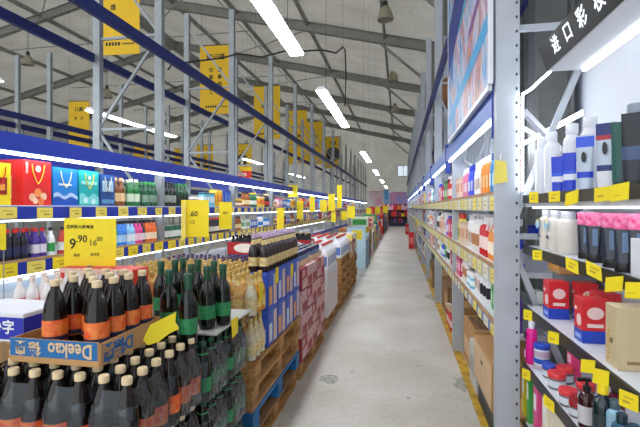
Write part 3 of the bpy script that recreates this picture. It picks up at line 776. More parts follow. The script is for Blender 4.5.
# cartons left of and behind the tray
def carton(name, label, cat, x0, x1, y0, y1, z0, z1, m, prints=(), group=None, rz=0, c=.004):
    """carton with printed panels; prints: (face, u0, u1, v0, v1, material), face in f(ront -Y) r(+X) l(-X) t(op), fractions of the face"""
    t = thing(name, label, cat, ((x0 + x1) / 2, (y0 + y1) / 2, z0), rz, group)
    hx, hy, h = (x1 - x0) / 2, (y1 - y0) / 2, z1 - z0
    MB().cham(-hx, hx, -hy, hy, 0, h, c, m).build('box', t)
    e = .0012
    for i, (f, u0, u1, v0, v1, pm) in enumerate(prints):
        d = e * (1 + i * .12)
        if f == 'f': pts = [(-hx + 2*hx*u, -hy - d, h * v) for u, v in ((u0, v0), (u1, v0), (u1, v1), (u0, v1))]; n = (0, -1, 0)
        elif f == 'r': pts = [(hx + d, -hy + 2*hy*u, h * v) for u, v in ((u0, v0), (u1, v0), (u1, v1), (u0, v1))]; n = (1, 0, 0)
        elif f == 'l': pts = [(-hx - d, -hy + 2*hy*u, h * v) for u, v in ((u0, v0), (u1, v0), (u1, v1), (u0, v1))]; n = (-1, 0, 0)
        else: pts = [(-hx + 2*hx*u, -hy + 2*hy*v, h + d) for u, v in ((u0, v0), (u1, v0), (u1, v1), (u0, v1))]; n = (0, 0, 1)
        MB().sheet(pts, n, .0004, pm).build('print', t)
    return t
bx = carton('carton', 'white carton with a blue lettered band left of the bottle tray', 'carton', -1.84, -1.50, 1.48, 1.72, TOP, TOP + .12, cm(224, 226, 232, .6), [('f', .0, 1, .1, .85, cm(30, 40, 170, .5)), ('r', 0, 1, .1, .85, cm(30, 40, 170, .5))])
text('恒洗净字', .06, M_whitep, bx, (.01, -.123, .058), (1, 0, 0), (0, 0, 1), bold=.02)
o = MB().cham(-1.93, -1.53, 1.80, 2.2, sheet_z - .002, sheet_z + .058, .004, cm(206, 60, 56, .6)).build('carton'); tag(o, 'flat red carton carrying small white bottles left of the beer tray', 'carton')
rc = carton('carton', 'red carton with a white triangle behind the beer bottles', 'carton', -2.02, -1.53, 2.24, 2.40, .72, 1.19, cm(206, 44, 36, .5), [('f', .0, 1, .94, 1, cm(236, 190, 170, .5))])
MB().sheet([(-.12, -.083, .44), (.02, -.083, .25), (.16, -.083, .44)], (0, -1, 0), .001, cm(226, 230, 244, .5)).build('print', rc)
o = MB().cham(-2.02, -1.2, 2.31, 2.43, PH, .715, .005, M_card).build('carton'); tag(o, 'brown carton under the red carton with the triangle', 'carton')

# ------------------------------------------------------------------ near pallet stack load: gold bottles and blue cartons
PT = 4 * PH
DB = [(.028, 0), (.034, .005), (.036, .014), (.036, .13), (.033, .15), (.02, .185), (.0135, .205), (.0135, .232)]
def small_bottle(name, label, cat, group, body, cap, lab, seg=10):
    m = MB(); m.lathe(DB, body, seg); m.lathe([(.0148, .225), (.0155, .228), (.0155, .25), (.013, .255)], cap, seg)
    m.lathe([(.0367, .04), (.0367, .1)], lab, seg, cap=False)
    m.lathe([(.021, .186), (.0146, .205), (.0143, .218)], lab, seg, cap=False)
    return tag(m.build(name, smooth=50), label, cat, group)
ga = small_bottle('drink_bottle', 'amber bottle with gold cap on the near pallet stack', 'bottle', 'gold capped bottles on the near pallet stack', M_amber, M_gold, mat('label_gold', (226, 170, 60), .45, col2=(240, 220, 150), scale=40))
gb = small_bottle('drink_bottle', 'pale bottle with gold cap on the near pallet stack', 'bottle', 'pale bottles on the near pallet stack', M_clear, M_gold, mat('label_pale', (232, 222, 170), .45, col2=(200, 160, 80), scale=40))
gc = small_bottle('drink_bottle', 'pale bottle with purple cap at the back of the near pallet stack', 'bottle', 'purple capped bottles on the near pallet stack', M_clear, M_purple, MATS['label_pale'])
dkb = small_bottle('drink_bottle', 'dark bottle with pale purple cap standing on the blue cartons', 'bottle', 'dark bottles on the blue cartons', mat('drink_dark', (34, 24, 30), .1, spec=.6), cm(186, 160, 190, .35), MATS['label_pale'])
used = set()
def put(src, loc, **kw):
    if src.name not in used:
        used.add(src.name); src.location = loc; return src
    o = src.copy(); C.objects.link(o); o.location = loc
    return o
T1 = PT + .004; T2 = PT + .275
o = MB().cham(-1.93, -1.06, 2.56, 3.6, PT, T2 - .014, .006, M_cardp).build('carton'); tag(o, 'brown carton core under the rows of gold capped bottles', 'carton')
o = MB().cham(-1.98, -1.04, 2.47, 3.64, T2 - .012, T2 - .002, .003, cm(214, 200, 176, .7)).build('cardboard_sheet'); tag(o, 'cardboard layer between the two tiers of gold capped bottles', 'sheet')
for i in range(13):      # lower tier: only its outer rows show
    put(ga if i % 3 else gb, (-.905 - i * .083, 2.505, T1))
for j in (1, 2):
    for i in range(2): put(ga if i else gb, (-.905 - i * .083, 2.505 + .086 * j, T1))
for j in range(3):
    for i in range(2): put(ga if (i + j) % 3 else gb, (-.905 - i * .083, 2.52 + .083 * j, T2))
for j in range(13):
    for i in range(11):
        s = gc if j > 8 else (ga if (j < 2 and i < 8) or (i + j) % 5 == 0 else gb)
        put(s, (-1.085 - i * .083 + random.uniform(-.003, .003), 2.525 + j * .086, T2))
w = MB()                # film round the two tiers
for (xa, ya, xb, yb) in ((-1.99, 2.455, -.865, 2.455),):
    for k in range(12):
        for q in range(6):
            xx = [xa + (xb - xa) * (k + d) / 12 for d in (0, 1)]
            zz = [PT + .01 + .46 * (q + d) / 6 for d in (0, 1)]
            f = lambda x, z: ya - .008 * abs(math.sin((x + 1.99) / .083 * PI)) + (.02 if z > PT + .42 else 0)
            w.quad((xx[0], f(xx[0], zz[0]), zz[0]), (xx[1], f(xx[1], zz[0]), zz[0]), (xx[1], f(xx[1], zz[1]), zz[1]), (xx[0], f(xx[0], zz[1]), zz[1]), M_film)
tag(w.build('plastic_wrap', smooth=60), 'crinkled clear film across the front of the gold bottle tiers', 'plastic film')
bc_blue = mat('blue_carton', (34, 78, 190), .45, col2=(58, 100, 204), scale=20); bc_w = cm(206, 216, 236, .45); bc_o = cm(236, 166, 90, .45); bc_y = cm(244, 214, 30, .5)
for j in range(4):
    for k in range(2):
        y0 = 2.745 + j * .228; z0 = PT + .004 + k * .252
        pr = [('r', .55, .88, .05, .9, mat('carton_wash', (200, 206, 226), .45, col2=(236, 190, 140), scale=14)), ('r', .1, .4, .1, .6, bc_o if (j + k) % 2 else bc_w), ('r', .0, .08, .0, 1, cm(24, 56, 150, .45)), ('f', .1, .9, .1, .5, bc_w)]
        carton('drink_carton', ['lower', 'upper'][k] + ' blue printed drink carton, ' + ['first', 'second', 'third', 'fourth', 'fifth'][j] + ' from the camera on the near pallet stack', 'carton',
               -1.02, -.868, y0, y0 + .226, z0, z0 + .248, bc_blue, pr, 'blue drink cartons on the near pallet stack')
for j in range(11):
    for i in range(2): put(dkb, (-.91 - i * .075, 2.79 + j * .082, PT + .004 + .502))
for i, (x, y) in enumerate(((261, 292), (277, 275), (292, 270))):      # yellow tags standing on the cartons
    p = px(x, y, X=-.862)
    o = MB().sheet([(-.862, p.y - .035, p.z - .06), (-.862, p.y + .03, p.z - .05), (-.862, p.y + .035, p.z + .05), (-.862, p.y - .03, p.z + .06)], (1, 0, 0), .002, M_yel).build('price_card')
    tag(o, ['yellow price card leaning on the first blue carton', 'yellow price card on the second blue carton', 'yellow price card on the third blue carton'][i], 'price card')

# ------------------------------------------------------------------ second pallet: red and white cartons, beer in red trays
rb = cm(160, 50, 58, .5); rw = mat('carton_rose', (226, 204, 204), .5, col2=(200, 130, 132), scale=18); rd = cm(120, 34, 40, .5)
for k in range(4):
    for j in range(5):
        y0 = 3.76 + j * .235; z0 = PH + .002 + k * .212
        m = rw if (j + k) % 3 else rb
        carton('drink_carton', 'rose and white carton in tier %s, %s from the near end of the second pallet' % (['one', 'two', 'three', 'four'][k], ['first', 'second', 'third', 'fourth', 'fifth'][j]), 'carton',
               -1.2, -.87, y0, y0 + .229, z0, z0 + .208, m, [('r', .08, .92, .1, .5, rb if m is rw else rw), ('r', .08, .5, .6, .9, rw), ('f', .1, .9, .2, .8, rw), ('r', 0, 1, 0, .06, rd)], 'rose and white cartons on the second pallet')
o = MB().cham(-1.95, -1.22, 3.76, 4.93, PH, PH + .84, .006, M_card).build('carton'); tag(o, 'large brown carton behind the rose and white cartons', 'carton')
# shallow trays of dark jars in film on top
Z2 = PH + .852
can = MB(); can.lathe([(.03, 0), (.033, .004), (.033, .105), (.029, .115), (.029, .12)], cm(30, 42, 84, .25), 10); can.lathe([(.0335, .03), (.0335, .08)], cm(120, 140, 176, .3), 10, cap=False)
can.lathe([(.026, .118), (.026, .121)], cm(180, 182, 186, .3), 10)
can = tag(can.build('drink_can', smooth=40), 'small dark blue can in the tray above the rose cartons', 'can', 'dark blue cans above the rose cartons')
for ti, (ya, lab) in enumerate(((3.78, 'near'), (4.38, 'far'))):
    t = thing('can_tray', lab + ' shallow cardboard tray of dark blue cans above the rose cartons', 'tray', (-1.12, ya + .28, Z2))
    MB().box(-.21, .21, -.27, .27, 0, .004, M_card).build('tray_floor', t)
    for a in ((-.214, -.21, -.27, .27), (.21, .214, -.27, .27), (-.21, .21, -.274, -.27), (-.21, .21, .27, .274)):
        MB().box(a[0], a[1], a[2], a[3], 0, .05, M_cardp).build('tray_wall', t)
    for i in range(5):
        for j in range(7):
            put(can, (-1.12 - .16 + i * .08, ya + .28 - .23 + j * .077, Z2 + .006))
dk = MB(); dk.lathe([(.028, 0), (.033, .005), (.034, .13), (.03, .15), (.016, .185), (.0135, .22), (.0135, .24)], M_beer, 10); dk.lathe([(.0145, .236), (.0145, .252)], cm(210, 190, 150), 8)
dk.lathe([(.0346, .04), (.0346, .1)], cm(150, 40, 40), 10, cap=False)
dk = tag(dk.build('beer_bottle', smooth=50), 'brown bottle sticking out of a red and white beer case', 'bottle', 'brown bottles in the red beer cases')
casem = cm(176, 26, 34, .5)
def beer_case(label, x0, y0, z0, w=.42, d=.30, h=.17, fill=True):
    t = thing('beer_case', label, 'case', (x0 + w / 2, y0 + d / 2, z0))
    hx, hy = w / 2, d / 2
    MB().box(-hx, hx, -hy, hy, 0, .005, M_card).build('case_floor', t)
    fr = MB().box(-hx, hx, -hy, -hy + .005, 0, h, casem).build('case_wall', t)
    for a in ((-hx, hx, hy - .005, hy), (-hx, -hx + .005, -hy, hy), (hx - .005, hx, -hy, hy)): MB().box(a[0], a[1], a[2], a[3], 0, h, casem).build('case_wall', t)
    MB().sheet([(hx * .62 * math.cos(a * PI / 12), -hy - .0006, h * .62 + h * .3 * math.sin(a * PI / 12)) for a in range(24)], (0, -1, 0), .0008, cm(235, 232, 226)).build('oval_mark', fr)
    MB().box(-hx, hx, -hy - .0016, -hy - .0004, .0, h * .2, cm(36, 40, 110)).build('blue_band', fr)
    MB().sheet([(hx + .0006, hy * .6 * math.cos(a * PI / 12), h * .6 + h * .3 * math.sin(a * PI / 12)) for a in range(24)], (1, 0, 0), .0008, cm(235, 232, 226)).build('oval_mark', t)
    if fill:
        n, mm = 5, 3
        for i in range(n):
            for j in range(mm): put(dk, (x0 + .05 + i * (w - .1) / (n - 1), y0 + .055 + j * (d - .11) / (mm - 1), z0 + .007))
Zc = PH + .842
beer_case('near red and white beer case with an oval emblem on the second pallet', -1.92, 4.55, Zc, .42, .36)
beer_case('middle red and white beer case with an oval emblem on the second pallet', -1.46, 4.98, Zc, .4, .3)
beer_case('far left red beer case with an oval emblem behind the second pallet', -1.93, 4.98, Zc, .42, .3)
o = MB().cham(-1.95, -1.03, 4.97, 5.3, 0, Zc - .003, .006, M_card).build('carton'); tag(o, 'brown carton under the far red beer cases', 'carton')

# ------------------------------------------------------------------ third pallet and on: goods of the left row
wc = cm(226, 224, 226, .5); lg = cm(190, 206, 226, .5)
for k in range(3):
    for j in range(3):
        y0 = 5.34 + j * .295; z0 = PH + .002 + k * .2
        carton('can_carton', 'pale pink and white carton, tier %s, %s along the third pallet' % (['one', 'two', 'three'][k], ['first', 'second', 'third'][j]), 'carton', -1.3, -.9, y0, y0 + .288, z0, z0 + .196,
               wc, [('r', .1, .9, .2, .7, mat('pale_print', (226, 196, 196), .5, col2=(236, 230, 226), scale=20)), ('f', .1, .9, .3, .8, lg)], 'pale cartons on the third pallet')
jug = MB()
jug.loft([[(x * s, y * s, z) for x, y in ((-.07,-.05),(-.05,-.07),(.05,-.07),(.07,-.05),(.07,.05),(.05,.07),(-.05,.07),(-.07,.05))] for z, s in ((0, .94), (.02, 1), (.2, 1), (.25, .75), (.28, .32), (.31, .3))], M_whitep)
jug.lathe([(.026, .305), (.026, .335)], cm(200, 60, 50), 10); jug.box(-.055, .055, -.0715, -.0705, .05, .17, cm(90, 120, 190)); jug.box(.0705, .0715, -.05, .05, .05, .17, cm(120, 150, 200))
jug = tag(jug.build('oil_jug', smooth=35), 'white jug with red cap on the left pallets in mid distance', 'jug', 'white jugs on the left pallets')
Z3 = PH + .604
for i in range(5):
    for j in range(5): put(jug, (-.97 - i * .152, 5.42 + j * .152, Z3 if i < 2 else Z3))
o = MB().cham(-1.75, -1.32, 5.34, 6.2, PH, Z3 - .002, .006, M_cardp).build('carton'); tag(o, 'pale brown carton behind the pale third pallet cartons', 'carton')
for i in range(4):
    for j in range(7): put(jug, (-.97 - i * .152, 6.66 + j * .155, 5 * PH + .002))
for j in range(4):
    carton('carton', 'beige carton %s in the row on the pallet stack past the white jugs' % ['one', 'two', 'three', 'four'][j], 'carton', -1.3, -.9, 7.84 + j * .29, 8.12 + j * .29, 4 * PH + .002, 4 * PH + .32 + .1 * (j % 2),
           [cm(206, 178, 130, .6), cm(226, 206, 120, .6), cm(70, 74, 90, .5), cm(216, 210, 200, .6)][j], [('r', .1, .9, .3, .8, [wc, cm(200, 60, 40), lg, cm(230, 190, 60)][j]), ('f', .1, .9, .3, .8, lg)])
# display column with pale blue sides
p0 = yat(362, -.86); p1 = yat(371.5, -.86)
ds = thing('display_stand', 'tall pale blue and white display stand at the aisle edge', 'display stand', (-1.1, (p0 + p1) / 2, 0))
hy = min((p1 - p0) / 2, .62)
MB().box(-.24, -.22, -hy, hy, 0, 1.05, lg).build('back_panel', ds)
for s in (-1, 1): MB().box(-.22, .24, s * hy - .01, s * hy + .01, 0, 1.05, cm(190, 220, 236, .5)).build('side_panel', ds)
for z in (.05, .38, .71): MB().box(-.22, .23, -hy + .012, hy - .012, z, z + .02, wc).build('shelf', ds)
MB().box(.23, .24, -hy + .012, hy - .012, .9, 1.05, M_yel).build('header_card', ds)
MB().box(-.1, .15, -hy - .012, -hy - .0101, .75, .98, M_yel).build('price_card', ds)

def vary(c, d=18): return tuple(max(0, min(255, v + random.randint(-d, d))) for v in c)
PAL = [(206, 40, 44), (240, 214, 40), (40, 90, 190), (240, 240, 236), (226, 120, 40), (60, 150, 80), (140, 40, 60), (90, 180, 210), (230, 170, 190), (40, 40, 48), (214, 190, 150), (120, 70, 150)]
CNAME = ['red', 'yellow', 'blue', 'white', 'orange', 'green', 'maroon', 'sky blue', 'pink', 'black', 'beige', 'purple']
# rows of tall stacked cartons further down the left side
WORDS = ['first', 'second', 'third', 'fourth', 'fifth', 'sixth', 'seventh', 'eighth', 'ninth', 'tenth']
yy = 9.15; n = 0
PATTERN = [4, 3, 1, 10, 0, 2, 1, 3, 0, 9, 10, 4, 1, 2, 0, 3, 5, 1, 0, 4]
while yy < 34:
    d = .78; ci = PATTERN[n % len(PATTERN)]
    if yy + d > p0 - .05 and yy < p1 + .05: yy = p1 + .1
    base = 0.0
    if 12.1 < yy + d and yy < 13.5: yy = 13.55
    h = random.choice([.62, .75, .9])
    if n < 12:
        carton('goods_stack', '%s wrapped stack of goods, %s of the far stacks along the left of the aisle' % (CNAME[ci], (WORDS + ['eleventh', 'twelfth'])[n]), 'stack of goods',
               -1.9, -.9 - random.uniform(0, .06), yy, yy + d - .06, 0.0, h, cm(*vary(PAL[ci]), .5),
               [('r', .05, .95, .5, .95, cm(*vary(PAL[random.randrange(12)]))), ('r', .05, .45, .08, .42, cm(*vary(PAL[random.randrange(12)]))), ('r', .55, .95, .08, .42, cm(*vary(PAL[random.randrange(12)]))), ('f', .1, .9, .5, .9, cm(*vary(PAL[random.randrange(12)]))), ('t', .1, .9, .1, .9, cm(*vary(PAL[random.randrange(12)])))])
        # a smaller layer on top
        c2 = PATTERN[(n * 3 + 1) % len(PATTERN)]
        carton('goods_box', '%s box on top of the %s far stack along the left of the aisle' % (CNAME[c2], (WORDS + ['eleventh', 'twelfth'])[n]), 'box', -1.55, -1.0, yy + .08, yy + d - .16, h + .002, h + random.uniform(.22, .4), cm(*vary(PAL[c2]), .5),
               [('r', .1, .9, .3, .8, cm(*vary(PAL[random.randrange(12)]))), ('f', .1, .9, .3, .8, cm(*vary(PAL[random.randrange(12)])))])
    if n < 12 and yy + d > 22: n = 99
    if n < 12: yend = yy + d + .1
    yy += d + random.choice([.02, .05, .35]); n += 1
far = MB()
for k in range(150):
    y = random.uniform(max(26, yend), 35); z = random.uniform(0, .9)
    far.box(-1.9 + random.uniform(0, .5), -.92 - random.uniform(0, .1), y, y + random.uniform(.2, .4), 0, .3 + random.random() * .9, cm(*PAL[random.randrange(12)], .5))
stuff(far.build('stacked_goods'), 'jumble of distant colourful goods on the left of the far aisle', 'goods')
# tall red promotional posts far along the left
for i, x in enumerate((371.5, 376, 381)):
    p = px(x, 208, Y=[23.3, 24.2, 25.2][i])
    t = thing('promotion_post', ['nearest', 'middle', 'farthest'][i] + ' red promotion post with yellow card far along the left side', 'sign post', (p.x, p.y, 0))
    MB().box(-.13, .13, -.06, .06, 0, 1.62, cm(206, 30, 30, .5)).build('post_body', t)
    MB().box(-.08, .08, -.062, -.0605, 1.1, 1.5, cm(240, 120, 90, .5)).build('print', t)
    MB().box(-.08, .08, -.062, -.0605, .5, .9, cm(236, 226, 216, .5)).build('print', t)

# ------------------------------------------------------------------ price signs on poles
def price_sign(x0, x1, y0, y1, D, label, txt=None, zfoot=None, rot=.6, fold=False):
    a, b = px(x0, y0, D=D), px(x1, y1, D=D)
    c = (a + b) / 2; w = (Vector((a.x, a.y)) - Vector((b.x, b.y))).length; h = a.z - b.z
    zf = zfoot if zfoot is not None else b.z - .1
    t = thing('price_sign', label, 'price sign', (c.x, c.y, zf), YAW * rot)
    z0 = b.z - zf
    MB().box(-w / 2, w / 2, -.002, .002, z0, z0 + h, M_yel).build('card', t)
    MB().tube([(0.0, .006, 0), (0, .006, z0 + h * .9)], .0035, M_steel, 6).build('pole', t)
    MB().lathe([(.02, 0), (.02, .004), (.006, .008)], M_steel, 10, cy=.006).build('foot', t)
    if fold:
        MB().sheet([(-w / 2, -.002, z0 - h * .15), (-w * .28, -.03, z0 - .0), (-w * .28, -.03, z0 + h), (-w / 2, -.002, z0 + h * .9)], (0, -1, 0), .002, M_yelc).build('folded_card', t)
    if txt:
        for s, sz, u, v, m in txt: text(s, sz * h, m, t, (-w / 2 + u * w, -.0032, z0 + v * h), (1, 0, 0), (0, 0, 1), bold=.012)
    return t
price_sign(63, 117, 218, 266, 2.62, 'big yellow price card reading 9.90 and 16.80 behind the beer tray',
           [('9', .30, .17, .45, M_ink), ('.90', .21, .34, .56, M_ink), ('16', .18, .56, .48, M_inkg), ('.80', .13, .68, .56, M_inkg), ('俄罗斯大麦啤酒', .085, .31, .81, M_ink),
            ('原价', .07, .25, .22, M_inkg), ('会员价', .07, .6, .24, M_inkg)], 1.192)
price_sign(0, 6, 224, 250, 2.9, 'yellow price card cut by the left picture edge', None, 0.0)
price_sign(181, 209, 200, 237, 3.35, 'yellow price card with a folded corner above the bottle rows', [('.60', .2, .45, .62, M_ink), ('12', .14, .4, .4, M_inkg)], T2 + .256, fold=True)
price_sign(219, 232, 202, 229, 3.6, 'narrow yellow price card beside the folded one', [('8.5', .13, .5, .6, M_ink)], T2 + .256)
far_signs = [(277, 284, 208, 231, 5.2, 'yellow card standing between the red beer cases'), (309.5, 315, 196, 212, 7.5, 'small yellow card far left of the clustered cards'), (320, 327, 200, 212, 7.6, 'yellow card left in the cluster of far cards'),
             (328, 335, 194, 211, 8.0, 'yellow card in the middle of the cluster of far cards'), (337, 342, 185, 208, 8.6, 'tall yellow card above the cluster of far cards'), (331, 336, 212, 222, 7.0, 'low yellow card under the cluster of far cards'),
             (341, 347, 211, 220, 9.4, 'yellow card right of the cluster of far cards'), (347.5, 355, 206, 218, 9.1, 'rightmost yellow card of the cluster of far cards'), (366, 371, 208, 214, 14, 'tiny yellow card near the red posts'), (383, 388, 206, 213, 20, 'tiny yellow card at the far end of the left row'),
             (375, 380, 207, 214, 18, 'tiny yellow card between the red posts')]
for x0, x1, y0, y1, D, lab in far_signs:
    price_sign(x0, x1, y0, y1, D, lab, None, 1.262 if D == 5.2 else .93 if D > 7.4 and D < 9 else 1.02 if D < 9 else 0.0)
# yellow cards hung on the left rack (seen edge-on with the shelf)
for i, (x, y0, y1) in enumerate(((299, 201, 219), (293, 185, 197))):
    p = px(x, y0, X=LX + .06); q = px(x, y1, X=LX + .06)
    o = MB().box(p.x - .12, p.x + .12, p.y, p.y + .004, q.z, p.z, M_yel).build('price_card'); tag(o, ['yellow card hanging under the far left shelf rail', 'yellow card hanging from the far blue beam'][i], 'price card')

# ------------------------------------------------------------------ left rack goods
def gift_bag(label, y0, y1, z0, h, depth, m, prints, rope):
    t = thing('gift_bag', label, 'gift bag', (LX - .02 - depth / 2, (y0 + y1) / 2, z0))
    hx, hy = depth / 2, (y1 - y0) / 2 - .006
    MB().loft([[(-hx, -hy, 0), (hx, -hy, 0), (hx, hy, 0), (-hx, hy, 0)], [(-hx * .9, -hy, h), (hx * .98, -hy, h), (hx * .98, hy, h), (-hx * .9, hy, h)]], m).build('bag_body', t)
    for pi_, (kind, pm, data) in enumerate(prints):
        o = MB(); X = hx + .0008 + .0005 * pi_
        if kind == 'rect':
            u0, u1, v0, v1 = data; o.sheet([(X, -hy + 2*hy*u, h * v) for u, v in ((u0, v0), (u1, v0), (u1, v1), (u0, v1))], (1, 0, 0), .0006, pm)
        elif kind == 'disc':
            u, v, r = data; o.sheet([(X + .0008, -hy + 2*hy*u + r * math.cos(a*PI/8), h*v + r * math.sin(a*PI/8)) for a in range(16)], (1, 0, 0), .0006, pm)
        elif kind == 'wave':
            v, amp, base = data
            X += .0008 * pi_; o.sheet([(X + .0004, -hy + 2*hy*i/12, h * (v + amp * math.sin(i * .9))) for i in range(13)] + [(X + .0004, hy, h * base), (X + .0004, -hy, h * base)], (1, 0, 0), .0006, pm)
        elif kind == 'side':
            u0, u1, v0, v1 = data; o.sheet([(-hx + 2*hx*u, -hy - .0006, h * v) for u, v in ((u0, v0), (u1, v0), (u1, v1), (u0, v1))], (0, -1, 0), .0006, pm)
        o.build('print', t)
    X = hx + .005
    for s in (-1, 1):
        pts = [(X, s * hy * .45, h * .92), (X, s * hy * .38, h * .75), (X, s * hy * .2, h * .58), (X, 0, h * .48)]
        MB().tube(pts, .004, rope, 6).build('rope_handle', t)
Z1 = LSH[0] + .001
gift_bag('yellow gift bag at the left edge of the upper shelf', 2.46, yat(14, LX), Z1, .30, .22, cm(240, 214, 20, .4), [('rect', cm(150, 24, 24), (.2, .8, .25, .65)), ('rect', cm(236, 160, 60), (.3, .7, .35, .5))], cm(200, 40, 30))
gift_bag('red gift bag with flowers and a yellow rope handle', yat(25, LX), yat(54, LX), Z1, .345, .26, cm(226, 34, 36, .35),
         [('disc', cm(240, 190, 150), (.3, .18, .03)), ('disc', cm(244, 150, 80), (.5, .28, .035)), ('disc', cm(240, 200, 160), (.7, .2, .03)), ('disc', cm(250, 210, 180), (.4, .1, .025)), ('disc', cm(244, 130, 70), (.6, .08, .03)), ('disc', cm(250, 220, 200), (.5, .82, .025)),
          ('side', cm(246, 200, 190), (.45, .6, .15, .65)), ('rect', cm(246, 170, 160), (.06, .14, .7, .95))], cm(240, 200, 70))
gift_bag('blue gift bag with a white wave and pale rope handle', yat(55, LX), yat(80, LX), Z1, .315, .22, cm(30, 130, 214, .35),
         [('wave', cm(180, 210, 240), (.3, .05, 0)), ('wave', cm(24, 80, 180), (.2, .04, 0)), ('rect', cm(230, 240, 250), (.2, .75, .53, .58))], cm(236, 230, 170))
gift_bag('teal patterned gift bag with yellow rope handle', yat(81, LX), yat(101, LX), Z1, .315, .22, cm(30, 176, 176, .35),
         [('wave', cm(120, 214, 210), (.3, .06, .05)), ('rect', cm(150, 226, 214), (.1, .9, .6, .7)), ('disc', cm(220, 220, 200), (.5, .8, .02)), ('disc', cm(210, 240, 240), (.3, .15, .025)), ('disc', cm(210, 240, 240), (.7, .12, .025))], cm(236, 214, 80))
gift_bag('navy gift bag with silver print next to the brown bottles', yat(102, LX), yat(117, LX), Z1, .30, .2, cm(30, 76, 140, .35),
         [('rect', cm(160, 196, 220), (.12, .88, .45, .8)), ('rect', cm(40, 60, 100), (.45, .55, .3, .85)), ('rect', cm(90, 150, 190), (.1, .9, .08, .2))], cm(220, 220, 200))

def prod(kind, col, col2=None, cap=(240, 240, 240), s=1.0, name=None):
    """one-mesh small product standing on z=0, facing both -Y and +-X alike"""
    m = MB(); a = cm(*col, .3); b = cm(*(col2 or col), .4); c = cm(*cap, .35)
    if kind == 'bottle':
        m.lathe([(r * s, z * s) for r, z in ((.026, 0), (.031, .005), (.031, .12), (.027, .145), (.014, .17), (.013, .2))], a, 10)
        m.lathe([(.0315 * s, .035 * s), (.0315 * s, .1 * s)], b, 10, cap=False); m.lathe([(.0145 * s, .195 * s), (.0145 * s, .22 * s)], c, 8)
    elif kind == 'shampoo':
        R = lambda w, d, z: [(w * math.copysign(abs(math.cos(t)) ** .6, math.cos(t)) * s * d, w * math.copysign(abs(math.sin(t)) ** .6, math.sin(t)) * s, z * s) for t in [2 * PI * k / 12 for k in range(12)]]
        m.loft([R(.034, .6, 0), R(.037, .62, .01), R(.038, .62, .12), R(.034, .6, .16), R(.018, .8, .185)], a)
        m.box(-.0245 * s, -.0235 * s, -.022 * s, .022 * s, .04 * s, .11 * s, b); m.box(.0235 * s, .0245 * s, -.022 * s, .022 * s, .04 * s, .11 * s, b)
        m.lathe([(.016 * s, .183 * s), (.017 * s, .19 * s), (.017 * s, .22 * s), (.014 * s, .225 * s)], c, 10)
    elif kind == 'pump':
        m.lathe([(r * s, z * s) for r, z in ((.033, 0), (.036, .006), (.036, .14), (.03, .165), (.015, .175))], a, 12); m.lathe([(.0365 * s, .04 * s), (.0365 * s, .11 * s)], b, 12, cap=False)
        m.lathe([(.016 * s, .174 * s), (.016 * s, .195 * s), (.006 * s, .197 * s), (.006 * s, .22 * s)], c, 8); m.box(-.035 * s, .01 * s, -.008 * s, .008 * s, .22 * s, .232 * s, c)
    elif kind == 'spray':
        m.lathe([(r * s, z * s) for r, z in ((.03, 0), (.034, .008), (.034, .11), (.024, .15), (.014, .175), (.014, .19))], a, 10); m.lathe([(.0345 * s, .03 * s), (.0345 * s, .095 * s)], b, 10, cap=False)
        m.box(-.05 * s, .022 * s, -.012 * s, .012 * s, .19 * s, .22 * s, c); m.loft([[(-.032 * s, -.006 * s, .19 * s), (-.022 * s, -.006 * s, .19 * s), (-.022 * s, .006 * s, .19 * s), (-.032 * s, .006 * s, .19 * s)], [(-.044 * s, -.006 * s, .15 * s), (-.038 * s, -.006 * s, .15 * s), (-.038 * s, .006 * s, .15 * s), (-.044 * s, .006 * s, .15 * s)]], c)
    elif kind == 'box':
        m.box(-.04 * s, .04 * s, -.034 * s, .034 * s, 0, .17 * s, a); m.box(-.041 * s, -.0402 * s, -.026 * s, .026 * s, .05 * s, .12 * s, b); m.box(.0402 * s, .041 * s, -.026 * s, .026 * s, .05 * s, .12 * s, b)
        m.box(-.03 * s, .03 * s, -.035 * s, -.0342 * s, .05 * s, .12 * s, b); m.box(-.0405 * s, .0405 * s, -.0345 * s, .0345 * s, .15 * s, .165 * s, c)
    elif kind == 'jar':
        m.lathe([(r * s, z * s) for r, z in ((.034, 0), (.037, .005), (.037, .075), (.034, .08))], a, 12); m.lathe([(.0375 * s, .02 * s), (.0375 * s, .06 * s)], b, 12, cap=False); m.lathe([(.037 * s, .08 * s), (.038 * s, .083 * s), (.038 * s, .105 * s), (.034 * s, .11 * s)], c, 12)
    elif kind == 'can':
        m.lathe([(r * s, z * s) for r, z in ((.027, 0), (.0325, .006), (.0325, .14), (.028, .152), (.028, .156))], a, 12); m.lathe([(.033 * s, .03 * s), (.033 * s, .1 * s)], b, 12, cap=False); m.lathe([(.0275 * s, .153 * s), (.0275 * s, .157 * s)], c, 10)
    return m
def row(kind, name, col, label, group, x, ys, z, col2=None, cap=(240, 240, 240), s=1.0, xs=None, cat=None):
    """one product repeated along y (and back in x)"""
    o0 = None
    for dx in (xs or [0]):
        for y in ys:
            loc = (x + dx + random.uniform(-.004, .004), y + random.uniform(-.003, .003), z)
            if o0 is None:
                o0 = prod(kind, col, col2, cap, s).build(name, smooth=40); o0.location = loc; tag(o0, label, cat or name.split('_')[-1], group)
            else:
                o = o0.copy(); C.objects.link(o); o.location = loc
    return o0
def span(a, b, st):
    n = max(1, int((b - a) / st)); return [a + st / 2 + i * st for i in range(n)]
yl = lambda x: yat(x, LX)
row('bottle', 'drink_bottle', (236, 232, 230), 'small white bottle with rose label on the flat red carton', 'small white bottles on the flat red carton', -1.57, [1.84 + .078 * q for q in range(5)], sheet_z + .059, (226, 130, 130), (226, 206, 190), .85, [-.08 * q for q in range(5)])
fx = LX - .06
